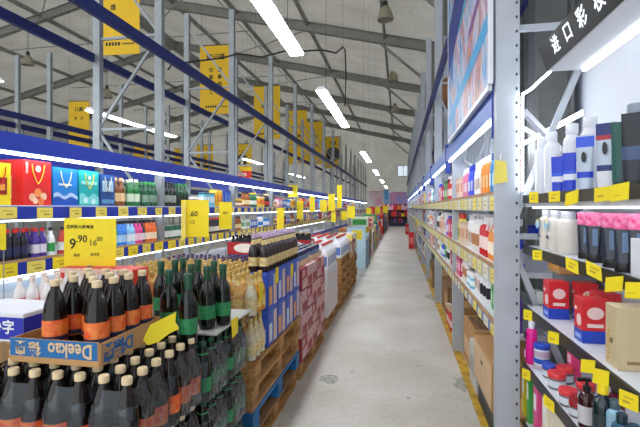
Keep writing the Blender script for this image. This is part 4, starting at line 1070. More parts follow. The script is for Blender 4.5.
# upper shelf, first and second bay
row('bottle', 'beer_bottle', (120, 66, 26), 'brown bottle with cream label right of the navy gift bag', 'brown bottles on the upper left shelf', fx, span(yl(118), yl(133), .086), Z1, (226, 190, 140), (210, 180, 140), 1.3, [0, -.1])
row('bottle', 'beer_bottle', (24, 110, 50), 'green bottle with white label before the first front post', 'green bottles on the upper left shelf', fx, span(yl(133.5), yl(147), .086), Z1, (200, 216, 190), (226, 226, 210), 1.3, [0, -.1])
row('bottle', 'beer_bottle', (16, 80, 46), 'dark green bottle with grey label at the first front post', 'dark green bottles at the first post', fx, span(yl(148), yl(161), .084), Z1, (120, 150, 130), (60, 160, 80), 1.25, [0, -.1])
row('bottle', 'wine_bottle', (20, 24, 24), 'black bottle with grey label past the first front post', 'black bottles on the upper left shelf', fx, span(yl(168), yl(180), .09), Z1, (150, 160, 150), (30, 30, 34), 1.35, [0, -.1])
row('bottle', 'wine_bottle', (22, 66, 40), 'green bottle with dark label past the first front post', 'green bottles past the first post', fx, span(yl(181), yl(194), .09), Z1, (30, 40, 36), (50, 120, 60), 1.35, [0, -.1])
row('jar', 'sauce_jar', (190, 70, 40), 'red sauce jar with white lid on the upper left shelf', 'red jars on the upper left shelf', fx, span(yl(195), yl(204), .098), Z1, (236, 220, 200), (240, 240, 240), 1.2, [0, -.1])
row('box', 'drink_box', (110, 196, 220), 'pale cyan box under a dark lid on the upper left shelf', 'cyan boxes on the upper left shelf', fx, span(yl(205), yl(216), .092), Z1, (236, 244, 244), (30, 30, 60), 1.2)
row('box', 'drink_box', (244, 190, 30), 'yellow and orange box on the upper left shelf', 'yellow boxes on the upper left shelf', fx, span(yl(216.5), yl(224), .108), Z1, (230, 120, 30), (250, 220, 80), 1.5)
row('box', 'drink_box', (30, 70, 180), 'dark blue box just before the second front post', 'blue boxes before the second post', fx, span(yl(224.5), yl(232), .115), Z1, (80, 130, 210), (20, 50, 150), 1.6)
# lower shelf, first and second bay
Z2s = LSH[1] + .001
row('bottle', 'drink_bottle', (26, 22, 34), 'dark drink bottle with red cap on the lower left shelf', 'dark red capped bottles on the lower left shelf', fx, span(2.47, yl(37), .066), Z2s, (40, 50, 90), (206, 44, 44), 1.05, [0, -.08, -.16])
row('bottle', 'drink_bottle', (70, 50, 140), 'purple and white drink bottle with red cap on the lower left shelf', 'purple bottles on the lower left shelf', fx, span(yl(38), yl(53), .066), Z2s, (226, 222, 236), (206, 44, 44), 1.05, [0, -.08, -.16])
row('bottle', 'drink_bottle', (226, 232, 226), 'white drink bottle with green band and dark cap left of the big price card', 'white green bottles on the lower left shelf', fx, span(yl(54), yl(64), .066), Z2s, (50, 160, 80), (26, 26, 30), 1.05, [0, -.08])
row('bottle', 'drink_bottle', (190, 60, 50), 'red drink bottle hidden mostly by the big price card', 'red bottles behind the big price card', fx, span(yl(65), yl(116), .066), Z2s, (230, 230, 230), (26, 26, 30), 1.05)
for i, (a, b, c, l, lab) in enumerate(((117, 122, (70, 196, 110), (226, 244, 226), 'green'), (122, 131, (60, 130, 220), (170, 210, 244), 'blue'), (131, 139, (140, 196, 236), (232, 240, 250), 'pale blue'), (139, 145, (220, 70, 140), (250, 210, 226), 'magenta'), (145, 150, (60, 60, 70), (230, 230, 230), 'grey'), (150, 161, (230, 110, 50), (250, 230, 200), 'orange'))):
    row('bottle', 'drink_bottle', c, lab + ' drink bottle with black cap right of the big price card', lab + ' drink bottles right of the big price card', fx, span(yl(a), yl(b) + .03, .066), Z2s, l, (26, 26, 30), 1.15, [0, -.08])
row('can', 'drink_can', (24, 90, 60), 'green can low on the second left bay, behind the yellow cards', 'green cans in the second left bay', fx, span(yl(168), yl(200), .075), Z2s, (220, 226, 220), (180, 180, 180), 1.1)
row('bottle', 'drink_bottle', (40, 34, 40), 'black bottle with white label, lower shelf before the second post', 'black bottles before the second post', fx, span(yl(200), yl(232), .075), Z2s, (220, 214, 200), (200, 60, 60), 1.1)
# bottom shelf boxes seen over the near stacks
carton('carton', 'long white carton on the bottom left shelf above the red and white goods', 'carton', LX - .4, LX - .03, 2.50, 3.1, LSH[2] + .001, LSH[2] + .28, cm(222, 228, 234, .5), [('r', 0, 1, .75, .95, cm(190, 206, 220)), ('r', .6, .8, .3, .7, cm(90, 150, 120))])
carton('carton', 'teal box with a pale round mark on the bottom left shelf', 'carton', LX + .03, LX + .3, 2.52, 2.98, .62, .9, cm(26, 100, 124, .5), [('r', .1, .3, .3, .75, cm(120, 200, 220)), ('r', 0, 1, .0, .2, cm(190, 190, 170)), ('f', .1, .9, .3, .75, cm(120, 200, 220))])
o = MB().cham(LX + .02, LX + .45, 2.5, 3.6, 0.0, .618, .006, M_card).build('carton'); tag(o, 'brown carton on the floor under the teal box', 'carton')
row('jar', 'drink_jar', (200, 206, 214), 'pale jar on the bottom left shelf of the first bay', 'pale jars on the bottom left shelf', fx, span(3.2, 4.55, .118), LSH[2] + .001, (220, 200, 120), (90, 90, 130), 1.4, [0])

VAR = [('bottle', 'bottle', (30, 30, 34), (200, 60, 50), (220, 200, 150)), ('bottle', 'bottle', (20, 96, 60), (230, 230, 220), (220, 190, 60)), ('can', 'can', (200, 30, 40), (240, 240, 240), (190, 190, 190)), ('box', 'box', (240, 200, 40), (230, 90, 40), (250, 250, 240)),
       ('jar', 'jar', (220, 120, 50), (250, 230, 190), (230, 230, 230)), ('box', 'box', (40, 90, 200), (230, 240, 250), (240, 210, 60)), ('bottle', 'bottle', (236, 236, 230), (60, 140, 210), (50, 90, 200)), ('box', 'box', (230, 150, 170), (250, 240, 240), (200, 70, 110)),
       ('can', 'can', (40, 130, 200), (240, 240, 250), (200, 200, 200)), ('jar', 'jar', (120, 50, 40), (240, 220, 180), (220, 180, 60)), ('bottle', 'bottle', (150, 80, 30), (240, 220, 160), (30, 30, 30)), ('box', 'box', (236, 236, 232), (90, 170, 120), (110, 190, 140))]
VC = ['black', 'green', 'red', 'yellow', 'amber', 'blue', 'white', 'pink', 'light blue', 'dark brown', 'brown', 'white and green']
for k in (2, 3):
    a, b = LY[k] + .08, LY[k + 1] - .08
    for j in range(2):
        ids = random.sample(range(12), 5)
        for q, v in enumerate(ids):
            kd, nm, c1, c2, c3 = VAR[v]
            ya = a + (b - a) * q / 5; yb = a + (b - a) * (q + 1) / 5
            row(kd, 'drink_' + nm, c1, '%s %s on the %s shelf of the %s left rack bay' % (VC[v], nm, ['upper', 'lower'][j], WORDS[k]), '%s %ss, %s shelf, %s left bay' % (VC[v], nm, ['upper', 'lower'][j], WORDS[k]), fx, span(ya, yb, .085), LSH[j] + .001, c2, c3, 1.25 if j == 0 else 1.1)
def goods_run(y0, y1, xf, s, zs, label, dens=.09):
    m = MB(); mats = [cm(*vary(PAL[q % 12], 10), .45) for q in range(16)]
    for z in zs:
        y = y0
        while y < y1 - .1:
            w = random.uniform(.06, .12); mm = random.choice(mats); m2 = random.choice(mats); h = random.uniform(.16, .3)
            for r in range(random.randint(1, 4)):
                if y + w > y1 - .02: y = y1; break
                if random.random() < .5:
                    m.lathe([(w * .42, z), (w * .45, z + .01), (w * .45, z + h * .65), (w * .16, z + h * .85), (w * .16, z + h)], mm, 7, cx=xf + s * .07, cy=y + w / 2)
                    m.lathe([(w * .46, z + h * .2), (w * .46, z + h * .5)], m2, 7, cx=xf + s * .07, cy=y + w / 2, cap=False)
                else:
                    m.box(min(xf + s * .02, xf + s * .16), max(xf + s * .02, xf + s * .16), y + .004, y + w - .004, z, z + h, mm)
                    m.box(xf + s * .018, xf + s * .0195, y + .012, y + w - .012, z + h * .3, z + h * .7, m2) if s > 0 else m.box(xf - .0195, xf - .018, y + .012, y + w - .012, z + h * .3, z + h * .7, m2)
                y += w
    stuff(m.build('shelf_goods', smooth=35), label, 'goods')
for k in range(4, 9): goods_run(LY[k] + .06, LY[k + 1] - .06, LX, -1, [z + .001 for z in LSH[:2]], 'tiny packed drinks on the shelves of the %s left rack bay' % WORDS[k])
for k in range(9, 15):
    for z in (1.16, 1.57): MB().box(LX - .5 - lmid, LX - lmid, LY[k], LY[k + 1] - .004, z - .06, z, M_white).build('shelf', lrack)
m = goods_run(LY[9], LY[15], LX, -1, [1.161, 1.571], 'distant blur of drinks on the last left rack bays')
# goods stored above the beams of the left rack (few cartons low behind the beam)
row('box', 'drink_box', (200, 60, 50), 'red box on the left rack before the yellow gift bag', 'red boxes before the yellow gift bag', fx - .02, span(.25, 2.33, .11), LSH[0] + .001, (240, 220, 180), (230, 180, 60), 1.5)
row('bottle', 'drink_bottle', (40, 90, 160), 'blue drink bottle on the lower left shelf before the red capped ones', 'blue bottles on the lower left shelf', fx, span(.25, 2.33, .08), LSH[1] + .001, (230, 236, 240), (240, 240, 240), 1.1)
# ------------------------------------------------------------------ right rack goods, second bay on
RV = [('shampoo', 'bottle', (226, 120, 160), (250, 240, 244), (240, 240, 240), 'pink'), ('shampoo', 'bottle', (40, 70, 220), (220, 230, 250), (30, 50, 180), 'royal blue'), ('shampoo', 'bottle', (240, 238, 236), (200, 170, 150), (220, 220, 220), 'white'), ('shampoo', 'bottle', (244, 140, 30), (250, 220, 160), (245, 245, 245), 'orange'),
      ('shampoo', 'bottle', (30, 130, 190), (200, 230, 240), (20, 80, 140), 'teal blue'), ('shampoo', 'bottle', (160, 24, 44), (230, 190, 190), (110, 16, 30), 'dark red'), ('pump', 'pump_bottle', (236, 232, 226), (190, 130, 90), (240, 240, 240), 'cream'), ('pump', 'pump_bottle', (206, 34, 44), (244, 220, 214), (240, 240, 240), 'red'),
      ('spray', 'spray_bottle', (60, 80, 220), (226, 230, 250), (240, 240, 250), 'blue'), ('spray', 'spray_bottle', (240, 150, 60), (250, 235, 210), (240, 240, 240), 'pale orange'), ('shampoo', 'bottle', (50, 160, 70), (190, 230, 180), (30, 110, 50), 'green'), ('shampoo', 'bottle', (120, 60, 190), (220, 200, 240), (100, 40, 160), 'purple'),
      ('pump', 'pump_bottle', (236, 238, 240), (40, 44, 50), (26, 26, 30), 'white and black'), ('box', 'box', (236, 214, 190), (226, 150, 120), (220, 190, 160), 'peach'), ('jar', 'jar', (110, 190, 214), (240, 250, 250), (240, 240, 240), 'sky blue'), ('box', 'box', (216, 60, 110), (250, 220, 230), (190, 40, 90), 'magenta'),
      ('shampoo', 'bottle', (236, 220, 60), (60, 140, 80), (230, 60, 50), 'yellow'), ('pump', 'pump_bottle', (170, 214, 200), (240, 250, 246), (240, 240, 240), 'mint')]
lay = {(1, 0): [5, 4, 3, 2, 1, 0, 13], (1, 1): [8, 9, 7, 6, 2, 13, 16], (1, 2): [11, 10, 12, 2, 14, 6, 15], (1, 3): [15, 14, 16, 2, 0, 13]}
gx = SXF + .062
SHN = ['top', 'second', 'third', 'bottom']
for k in (1, 2, 3):
    a, b = RY[k] + .08, RY[k + 1] - .08
    for j in range(3):
        ids = lay.get((k, j)) or random.sample(range(18), 7)
        for q, v in enumerate(ids):
            kd, nm, c1, c2, c3, cn = RV[v]
            ya = a + (b - a) * q / len(ids); yb = a + (b - a) * (q + 1) / len(ids)
            sc = (1.22 if j == 0 else 1.3 if j == 1 else 1.12) 
            row(kd, nm, c1, '%s %s on the %s shelf of the %s right rack bay' % (cn, nm.replace('_', ' '), SHN[j], WORDS[k]), '%s %ss, %s shelf, %s right bay' % (cn, nm.replace('_', ' '), SHN[j], WORDS[k]), gx, span(ya, yb, .098 if j == 2 else .106), RSH[j] + .001, c2, c3, sc, cat=nm.split('_')[-1])
for k in range(4, 9): goods_run(RY[k] + .06, RY[k + 1] - .06, SXF + .01, 1, [z + .001 for z in RSH], 'tiny packed toiletries in the %s right rack bay' % WORDS[k])
for k in range(9, 14):
    for z in RSH: MB().box(SXF - rmid, RXR - .05 - rmid, RY[k], RY[k + 1] - .004, z - .08, z, M_white).build('shelf', rrack)
goods_run(RY[9], RY[13], SXF + .01, 1, [z + .001 for z in RSH], 'distant blur of toiletries on the last right rack bays')
# a sheet-metal cap of bags on top of the right rack (brown sack seen above the beam)
o = MB(); o.loft([[(.86 + .16 * r * math.cos(a * PI / 5), 8.1 + .4 * r * math.sin(a * PI / 5), 3.43 + z) for a in range(10)] for r, z in ((.9, 0), (1.05, .12), (1.0, .35), (.5, .46))], mat('sack_brown', (150, 104, 66), .8, noise=.2, scale=8))
tag(o.build('sack', smooth=60), 'brown sack lying high on the right rack beam', 'sack')
# cartons and trolley goods on the floor under the second bay of the right rack
def open_carton(label, x0, x1, y0, y1, z0, z1, m):
    t = thing('open_carton', label, 'carton', ((x0 + x1) / 2, (y0 + y1) / 2, z0)); hx, hy, h = (x1 - x0) / 2, (y1 - y0) / 2, z1 - z0
    MB().box(-hx, hx, -hy, hy, 0, .005, m).build('carton_floor', t)
    for a in ((-hx, -hx + .005, -hy, hy), (hx - .005, hx, -hy, hy), (-hx, hx, -hy, -hy + .005), (-hx, hx, hy - .005, hy)): MB().box(a[0], a[1], a[2], a[3], .005, h, m).build('carton_wall', t)
    MB().sheet([(-hx, -hy, h), (-hx, hy, h), (-hx - .12, hy, h + .05), (-hx - .12, -hy, h + .05)], (0, 0, 1), .004, M_cardp).build('flap', t)
    MB().sheet([(-hx, hy, h), (hx, hy, h), (hx, hy + .12, h + .06), (-hx, hy + .12, h + .06)], (0, 0, 1), .004, m).build('flap', t)
    return t
carton('carton', 'dark crate on the floor under the pale cardboard box', 'crate', .62, .99, 2.86, 3.62, 0, .215, cm(46, 50, 54, .6), [('l', .05, .95, .5, .9, cm(70, 74, 78, .6))])
carton('carton', 'pale cardboard box sticking out under the right rack with one bright side', 'carton', .585, .97, 2.92, 3.62, .217, .53, M_card, [('l', .02, .98, .04, .96, M_cardp), ('l', .45, .56, .62, .70, M_ink), ('t', .48, .52, 0, 1, M_cardp)])
open_carton('open brown carton on the floor beside the near post', .69, .97, 2.47, 2.72, 0.0, .30, M_card)
carton('carton', 'flattish white carton on the floor behind the pale box', 'carton', .62, .97, 3.72, 4.05, 0, .38, cm(206, 204, 200, .7), [('l', .1, .9, .3, .7, cm(170, 170, 170, .6))])
carton('carton', 'brown carton standing before the second right post', 'carton', .66, .97, 4.10, 4.72, 0, .42, M_card, [('l', .1, .9, .2, .6, M_cardp), ('t', .1, .9, .1, .9, M_wood2)])
open_carton('open carton with raised flaps past the second right post', .66, .96, 4.95, 5.40, 0.0, .34, M_card)
carton('carton', 'dark brown carton before the third right post', 'carton', .66, .97, 6.2, 7.1, 0, .44, M_wood2, [('l', .1, .5, .2, .7, M_card)])
carton('carton', 'orange brown carton on the floor past the third right post', 'carton', .64, .97, 7.5, 8.3, 0, .4, M_card, [('l', .1, .9, .2, .7, M_cardp)])
carton('carton', 'olive brown carton at the end of the third right bay', 'carton', .62, .97, 8.5, 9.4, 0, .45, cm(120, 96, 56, .7), [('l', .1, .9, .2, .7, M_card)])
row('pump', 'pump_bottle', (206, 40, 50), 'red pump bottle on the floor under the right rack', 'red pump bottles on the floor', .66, span(5.55, 6.0, .11), 0.0, (240, 200, 200), (240, 240, 240), 1.2)
for i, (y, X) in enumerate(((16.6, .49), (25.5, .47))):
    carton('carton', '%s red carton standing out into the far aisle on the right' % ['nearer', 'farther'][i], 'carton', X - .16, X + .045, y, y + .35, 0, .62, cm(206, 34, 40, .5), [('f', .1, .9, .3, .7, cm(230, 120, 110)), ('l', .1, .9, .2, .7, cm(226, 90, 90))])
for i, (x, y, D) in enumerate(((421, 222, 14), (423, 208, 16))):
    p = px(x, y, D=D); o = MB().box(p.x - .14, p.x + .14, p.y, p.y + .005, p.z - .1, p.z + .1, M_yel).build('price_card'); tag(o, ['lower', 'upper'][i] + ' yellow card sticking out from the far right rack', 'price card')
# hanging yellow card at the near post
p = px(500.5, 184, Y=2.372)
t = thing('price_card', 'pale yellow price card hanging on the face of the near post', 'price card', (p.x, 2.378, p.z))
MB().sheet([(-.032, 0, 0), (.036, 0, .012), (.028, -.004, .118), (-.026, -.004, .126)], (0, -1, 0), .002, M_yelc).build('card', t)
MB().tube([(0, -.001, .118), (.004, .004, .16)], .003, M_white, 5).build('hook', t)

# ------------------------------------------------------------------ near right bay goods
def rx(x, y, X): return px(x, y, X=X)
def nthing(name, label, cat, x, X, z, rot=0, group=None):
    """a product on the near right shelf z whose middle shows in pixel column x, standing at depth X"""
    return thing(name, label, cat, (X, yat(x, X), z), rot, group)
def lotion(t, r, h, body, cap, capr=.6, caph=.14, lab=None, lab2=None):
    MB().lathe([(r * .9, 0), (r, .006), (r, h * .74), (r * .93, h * .79), (r * capr, h * .83), (r * capr * .95, h * (1 - caph))], body, 20).build('body', t, smooth=45)
    MB().lathe([(r * capr * 1.02, h * (1 - caph) - .001), (r * capr * 1.08, h * (1 - caph) + .003), (r * capr * 1.08, h - .003), (r * capr * .95, h)], cap, 18).build('cap', t, smooth=45)
    if lab: MB().lathe([(r * 1.006, h * .12), (r * 1.006, h * .55)], lab, 20, cap=False).build('label', t, smooth=45)
    if lab2: MB().lathe([(r * 1.01, h * .3), (r * 1.01, h * .42)], lab2, 20, cap=False).build('label_band', t, smooth=45)
def squeeze_tube(t, w, h, bands, capm, capw=.8, caph=.14, depth=.42):
    """standing on its cap; flat crimp on top.  bands: (from, to, material) of the tube height"""
    def ringf(f):
        d = depth * (1 - f) + .03 * f; ww = w * (.86 + .14 * f)
        return [(d * w * math.cos(2*PI*k/20), ww * math.sin(2*PI*k/20) * (1 if f < .9 else 1), h * caph + (h * (1 - caph)) * f) for k in range(20)]
    for i, (a, b, m) in enumerate(bands):
        n = 4; MB().loft([ringf(a + (b - a) * q / n) for q in range(n + 1)], m, cap=(i == len(bands) - 1)).build('tube_body' if i == 0 else 'printed_band', t, smooth=60)
    MB().lathe([(w * capw * .95, 0), (w * capw, .003), (w * capw, h * caph - .003), (w * capw * .96, h * caph)], capm, 18, sx=.6).build('cap', t, smooth=45)
ZA = NZ[0] + .0005
wht = mat('pearl_white', (226, 228, 236), .22); bl1 = cm(24, 60, 200, .3); bl2 = cm(50, 90, 220, .3); sil = mat('silver_tube', (176, 188, 204), .3, .3); nav = cm(20, 40, 110, .3)
lotion(nthing('lotion_bottle', 'slim white bottle nearest the post on the top right shelf', 'bottle', 541.5, .70, ZA), .030, .30, wht, wht, .62, .16)
lotion(nthing('lotion_bottle', 'wider white bottle behind the first blue tube', 'bottle', 552, .72, ZA), .034, .315, wht, wht, .62, .14)
lotion(nthing('lotion_bottle', 'white bottle behind the second blue tube', 'bottle', 572, .735, ZA), .034, .315, wht, wht, .68, .14)
lotion(nthing('lotion_bottle', 'plain white bottle between the two silver tubes', 'bottle', 590, .745, ZA), .034, .315, wht, wht, .66, .14)
for x, lab in ((557.5, 'first blue and white squeeze tube on the top right shelf'), (569.5, 'second blue and white squeeze tube on the top right shelf')):
    squeeze_tube(nthing('squeeze_tube', lab, 'tube', x, .68, ZA, .95), .026, .175, [(0, .26, bl1), (.26, .42, wht), (.42, .52, bl2), (.52, 1, bl1)], bl1)
def penguin(t, w, h):
    MB().sheet([(-.018 + .0, w * .25 * math.cos(a*PI/8), h * .62 + h * .09 * math.sin(a*PI/8)) for a in range(16)], (-1, 0, 0), .002, M_black).build('print', t)
t = nthing('squeeze_tube', 'silver tube with blue bands and a black oval mark', 'tube', 585, .685, ZA, .95); squeeze_tube(t, .031, .225, [(0, .16, sil), (.16, .28, bl1), (.28, .76, sil), (.76, .97, bl2), (.97, 1, sil)], sil); penguin(t, .03, .225)
t = nthing('squeeze_tube', 'silver tube with red and navy top beside the green one', 'tube', 606, .68, ZA, .95); squeeze_tube(t, .030, .235, [(0, .2, wht), (.2, .3, nav), (.3, .72, sil), (.72, .8, cm(170, 40, 60)), (.8, 1, nav)], wht); penguin(t, .028, .24)
squeeze_tube(nthing('squeeze_tube', 'dark green pointed tube on the top right shelf', 'tube', 620.5, .68, ZA, .95), .026, .22, [(0, 1, mat('tube_green', (14, 84, 76), .3))], cm(10, 60, 56, .35), depth=.6)
squeeze_tube(nthing('squeeze_tube', 'black and steel tube at the right edge of the top shelf', 'tube', 633, .685, ZA, .95), .030, .235, [(0, .3, cm(20, 26, 40, .25)), (.3, .5, cm(60, 80, 120, .3)), (.5, 1, cm(16, 20, 34, .25))], M_black)
lotion(nthing('shaving_can', 'black can with steel top behind the black tube', 'can', 637, .76, ZA), .032, .29, cm(22, 30, 52, .25), cm(150, 160, 176, .3), .8, .12)
carton('soap_box', 'white and orange box behind the white bottles by the post', 'box', .80, .90, 2.05, 2.3, ZA, ZA + .12, cm(236, 230, 226, .5), [('l', 0, 1, 0, .4, cm(240, 190, 140, .5)), ('f', 0, 1, 0, .4, cm(240, 190, 140, .5))])
# second shelf
ZB = NZ[1] + .0005
for i, (x, X, lab) in enumerate(((547, .695, 'pearl lotion bottle with a blue swing tag by the post'), (556, .695, 'pearl lotion bottle second in the row with a blue tag'), (568, .70, 'wide pearl lotion bottle third in the row'))):
    t = nthing('lotion_bottle', lab, 'bottle', x, X, ZB)
    lotion(t, (.033, .034, .045)[i], .186 - .003 * i, mat('pearl_beige', (226, 218, 208), .25), wht, .6, .16)
    for q in (-.25, .0, .25):
        MB().box(-.0375, -.0365, q * .05 - .004, q * .05 + .004, .055, .07, cm(70, 90, 120)).build('print', t)
    if i < 2:
        o = MB(); o.sheet([(-.042, .026 * math.cos(a*PI/8), .118 + .022 * math.sin(a*PI/8)) for a in range(16)], (-1, 0, 0), .002, cm(170, 214, 240)); o.build('swing_tag', t)
        MB().sheet([(-.0445, .011 * math.cos(a*PI/6) - .01, .134 + .011 * math.sin(a*PI/6)) for a in range(12)], (-1, 0, 0), .001, cm(240, 214, 90)).build('tag_sun', t)
squeeze_tube(nthing('squeeze_tube', 'white tube behind the row of black and pink tubes', 'tube', 582, .76, ZB), .03, .18, [(0, 1, wht)], wht)
squeeze_tube(nthing('squeeze_tube', 'plain white tube behind the wide pearl bottle', 'tube', 592, .77, ZB), .03, .18, [(0, 1, wht)], wht)
dkt = mat('black_tube', (24, 38, 58), .2, spec=.6); pnk = mat('pink_top', (226, 40, 120), .4, col2=(245, 150, 190), scale=60)
for x, X, lab in ((586, .70, 'first black hair tube with a pink top'), (595, .685, 'second black hair tube with a pink top'), (612, .68, 'third black hair tube with a pink top'), (625, .67, 'fourth black hair tube with a pink top'), (640, .69, 'fifth black hair tube with a pink top at the edge')):
    t = nthing('hair_tube', lab, 'tube', x, X, ZB, 1.05)
    squeeze_tube(t, .030, .178, [(0, .68, dkt), (.68, 1, pnk)], M_black, .9, .16)
    MB().box(-.0135, -.0125, -.010, .006, .06, .12, cm(90, 120, 160, .3)).build('print', t)
lotion(nthing('cream_jar', 'bright blue jar behind the post on the second right shelf', 'jar', 533, .84, ZB), .034, .085, cm(30, 60, 210, .3), cm(24, 50, 190, .3), .9, .3)
lotion(nthing('cream_jar', 'red capped white bottle in the gap behind the pearl bottles', 'bottle', 576, .82, ZB), .026, .17, cm(200, 40, 50, .3), cm(190, 30, 40), .6, .2)
t = nthing('gift_box', 'white box with a red seal at the right edge of the second shelf', 'box', 641, .655, ZB)
MB().cham(-.012, .05, -.03, .03, 0, .11, .002, wht).build('box', t)
carton('carton', 'shallow tan carton under the second right shelf by the post', 'carton', .74, .9, 2.19, 2.35, NZ[2] + .19, NZ[2] + .255, M_card, [('l', 0, 1, .3, .7, cm(214, 150, 70, .6))])
o = MB().cham(.76, .9, 2.2, 2.35, NZ[2] + .001, NZ[2] + .188, .003, cm(128, 136, 142, .6)).build('carton'); tag(o, 'grey carton under the shallow tan one by the post', 'carton')
# third shelf
ZC = NZ[2] + .0005
redm = mat('red_carton', (214, 40, 46), .4); blum = cm(34, 70, 190, .4)
def red_box(label, x0p, X0, w, d, h, rot=0):
    y = yat(x0p, X0); t = thing('red_box', label, 'box', (X0 + w / 2, y, ZC), rot, 'red and blue boxes on the third right shelf')
    MB().cham(-w/2, w/2, -d/2, d/2, h * .28, h, .0015, redm).build('box', t)
    MB().cham(-w/2 - .0003, w/2 + .0003, -d/2 - .0003, d/2 + .0003, 0, h * .28, .0015, blum).build('blue_base', t)
    MB().sheet([(-w/2 + w*.5 + w*.32*math.cos(a*PI/8), -d/2 - .001, h*.68 + h*.14*math.sin(a*PI/8)) for a in range(16)], (0, -1, 0), .0006, cm(244, 210, 206)).build('print', t)
    MB().box(-w*.3, w*.3, -d/2 - .0012, -d/2 - .0004, h*.36, h*.44, cm(244, 220, 214)).build('print', t)
    MB().sheet([(-w/2 - .001, -d*.15 + d*.28*math.cos(a*PI/8), h*.5 + h*.14*math.sin(a*PI/8)) for a in range(16)], (-1, 0, 0), .0006, cm(246, 214, 214)).build('print', t)
    MB().box(-w/2 - .0012, -w/2 - .0004, d*.1, d*.4, h*.7, h*.78, cm(244, 200, 196)).build('print', t)
    MB().box(-w/2 - .0012, -w/2 - .0004, -d*.35, d*.3, h*.08, h*.18, cm(150, 180, 240)).build('print', t)
    return t
red_box('red and blue box nearest the post on the third right shelf', 546, .665, .085, .08, .17)
red_box('red and blue box in the middle of the third right shelf', 578, .668, .09, .075, .165)
red_box('red and blue box tucked behind the middle one', 575, .775, .08, .08, .17)
red_box('red and blue box at the back right behind the beige carton', 594, .775, .08, .09, .165)
bx = nthing('beige_box', 'tall beige box with gold print on the third right shelf', 'box', 629, .715, ZC)
MB().cham(-.05, .05, -.042, .042, 0, .195, .002, mat('beige_box', (206, 186, 146), .45, noise=.06, scale=9)).build('box', bx)
MB().box(-.0512, -.0504, -.008, .008, .075, .09, cm(120, 100, 80)).build('print', bx); MB().box(-.025, .025, -.0432, -.0424, .02, .03, cm(150, 120, 70)).build('print', bx)
for i in range(6):
    MB().sheet([(-.0512, .022 + .006*math.cos(a*PI/5) - .006*(i % 2), .02 + i*.018 + .006*math.sin(a*PI/5)) for a in range(10)], (-1, 0, 0), .0006, cm(206, 160, 60)).build('gold_flower', bx)
carton('soap_box', 'small grey white box beside the first red box by the post', 'box', .70, .74, yat(536, .70), yat(531, .70), ZC, ZC + .065, cm(214, 216, 210, .5), [('l', .1, .9, .2, .7, cm(170, 180, 170, .5))])
carton('soap_box', 'beige box at the back behind the red boxes by the post', 'box', .80, .88, 2.0, 2.2, ZC, ZC + .13, cm(200, 190, 160, .5), [('t', .1, .9, .1, .9, cm(226, 220, 200, .5))])
# fourth shelf
ZD = NZ[3] + .0005
t = nthing('pink_bottle', 'bright pink bottle with white cap by the post on the lower right shelf', 'bottle', 531.5, .67, ZD)
lotion(t, .027, .22, mat('hot_pink', (236, 30, 150), .25), wht, .55, .2)
MB().box(-.0335, -.032, -.016, .012, .13, .165, M_black).build('print', t); MB().box(-.0335, -.032, -.014, .014, .03, .07, cm(250, 150, 210)).build('print', t)
def cream_jar(label, x, X, z, r, h, body, lid, lab, group=None):
    t = nthing('cream_jar', label, 'jar', x, X, z, 0, group)
    MB().lathe([(r * .92, 0), (r, .004), (r, h * .66), (r * .97, h * .68)], body, 20).build('body', t, smooth=45)
    MB().lathe([(r * 1.03, h * .68), (r * 1.06, h * .7), (r * 1.06, h * .97), (r, h)], lid, 20).build('lid', t, smooth=45)
    MB().lathe([(r * 1.005, h * .15), (r * 1.005, h * .55)], lab, 20, cap=False).build('label', t, smooth=45)
jb = cm(214, 220, 230, .3); lb = cm(40, 80, 190, .3); rl = cm(226, 60, 66, .3); lbl = cm(190, 170, 190, .4)
jl = mat('jar_frost', (120, 110, 116), .25)
cream_jar('lower white jar with blue lid under another blue lidded jar', 542, .69, ZD, .036, .062, jb, lb, lbl)
cream_jar('upper white jar with blue lid stacked on a jar', 542, .69, ZD + .064, .036, .07, jb, lb, lbl)
cream_jar('blue lidded jar right behind the stacked jars', 549.5, .70, ZD, .03, .062, jl, lb, jb)
cream_jar('first wide red lidded jar on the lower right shelf', 557, .69, ZD, .036, .072, jl, rl, jb)
cream_jar('second red lidded jar set behind the first', 565, .75, ZD, .036, .072, jl, rl, jb)
cream_jar('third red lidded jar on the lower right shelf', 568, .675, ZD, .033, .066, jl, rl, jb)
cream_jar('dark red lidded jar nearest the camera on the lower right shelf', 578, .676, ZD, .030, .06, jl, cm(150, 24, 34, .3), jb)
cream_jar('red lidded jar behind the brown pump bottle', 586, .76, ZD, .034, .08, jl, rl, jb)
t = nthing('pink_packet', 'tall pink packet behind the red lidded jars', 'packet', 574, .80, ZD); MB().cham(-.02, .02, -.03, .03, 0, .15, .002, cm(226, 60, 120, .4)).build('packet_body', t); MB().box(-.0212, -.0204, -.02, .02, .08, .12, cm(245, 200, 215)).build('print', t)
t = nthing('pump_bottle', 'dark brown pump bottle with a white label on the lower right shelf', 'bottle', 587, .674, ZD)
br = mat('brown_glass', (52, 16, 18), .12, spec=.6)
MB().lathe([(.026, 0), (.029, .004), (.029, .105), (.025, .12), (.012, .13), (.012, .138)], br, 20).build('body', t, smooth=45)
MB().lathe([(.0295, .02), (.0295, .085)], cm(206, 200, 204, .5), 20, cap=False).build('label', t, smooth=45)
MB().lathe([(.0135, .136), (.0135, .152), (.005, .153), (.005, .17)], M_black, 14).build('pump_collar', t, smooth=45); MB().box(-.035, .012, -.008, .008, .17, .18, M_black).build('pump_head', t)
t = nthing('drink_bottle', 'dark bottle with a bright yellow cap on the lower right shelf', 'bottle', 603, .676, ZD)
MB().lathe([(.028, 0), (.031, .004), (.031, .135), (.027, .155), (.014, .168), (.013, .178)], mat('dark_teal_glass', (22, 40, 46), .12, spec=.6), 20).build('body', t, smooth=45)
MB().lathe([(.015, .176), (.0175, .178), (.0165, .222), (.0155, .225)], cm(246, 214, 20, .35), 16).build('cap', t, smooth=45)
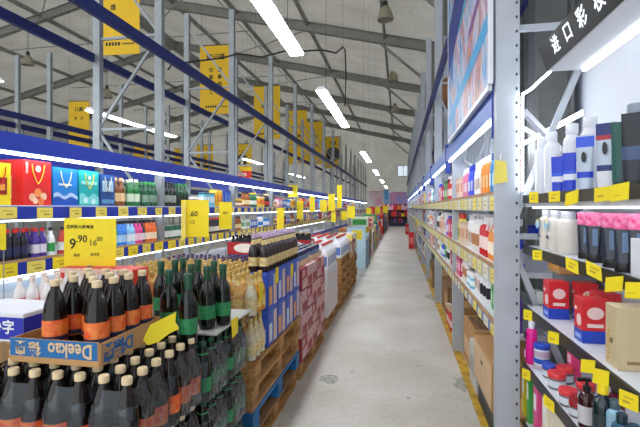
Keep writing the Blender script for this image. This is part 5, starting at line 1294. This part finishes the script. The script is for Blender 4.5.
MB().lathe([(.0315, .02), (.0315, .11)], cm(40, 56, 60, .4), 20, cap=False).build('label', t, smooth=45)
for x, X, c, lab in ((615, .70, (150, 190, 210), 'pale blue glass bottle behind the yellow capped one'), (622, .674, (40, 90, 110), 'teal bottle near the right edge of the lower shelf'), (634, .674, (30, 120, 150), 'turquoise bottle at the right edge of the lower shelf'), (616, .76, (110, 20, 40), 'wine red bottle at the back of the lower right shelf')):
    t = nthing('small_bottle', lab, 'bottle', x, X, ZD); lotion(t, .028, .17, mat('glass_%d' % x + lab[:3], c, .15, spec=.6), cm(*[v // 2 for v in c]), .5, .2)
# shelf under it: boxes and bags
for x, c, lab, w in ((533, (236, 220, 40), 'yellow packet at the post on the lowest visible right shelf', .05), (538, (70, 170, 80), 'green edged packet second from the post on the lowest right shelf', .04), (546, (226, 80, 140), 'pink packet third from the post on the lowest right shelf', .06), (556, (240, 226, 200), 'cream packet fourth from the post on the lowest right shelf', .06)):
    t = nthing('snack_packet', lab, 'packet', x, .70, .4405); MB().cham(-.05, .05, -w / 2, w / 2, 0, .235, .003, cm(*c, .4)).build('packet_body', t); MB().box(-.051, -.0502, -w * .3, w * .3, .12, .2, M_whitep).build('print', t)

# ------------------------------------------------------------------ end of the aisle
eg = thing('end_display', 'dark end display closing the far end of the aisle', 'display stand', (-.1, 36.5, 0))
MB().box(-1.4, 1.2, 0, .6, 0, .25, cm(36, 40, 70, .5)).build('plinth', eg)
for z in (.25, .8, 1.35): MB().box(-1.4, 1.2, 0, .6, z, z + .04, M_dgrey).build('shelf', eg)
MB().box(-1.4, 1.2, .6, .65, 0, 1.9, cm(120, 60, 90, .5)).build('back_panel', eg)
m = MB()
for z, cols in ((.29, [9, 9, 11, 6]), (.84, [0, 1, 6, 9]), (1.39, [0, 8, 8, 4])):
    x = -1.35
    while x < 1.1:
        w = random.uniform(.1, .25); m.box(x, x + w - .01, .05, .5, z, z + random.uniform(.25, .5), cm(*PAL[random.choice(cols)], .5)); x += w
stuff(m.build('display_goods', loc=(-.1, 36.5, 0)), 'distant red, pink and black goods at the end of the aisle', 'goods')
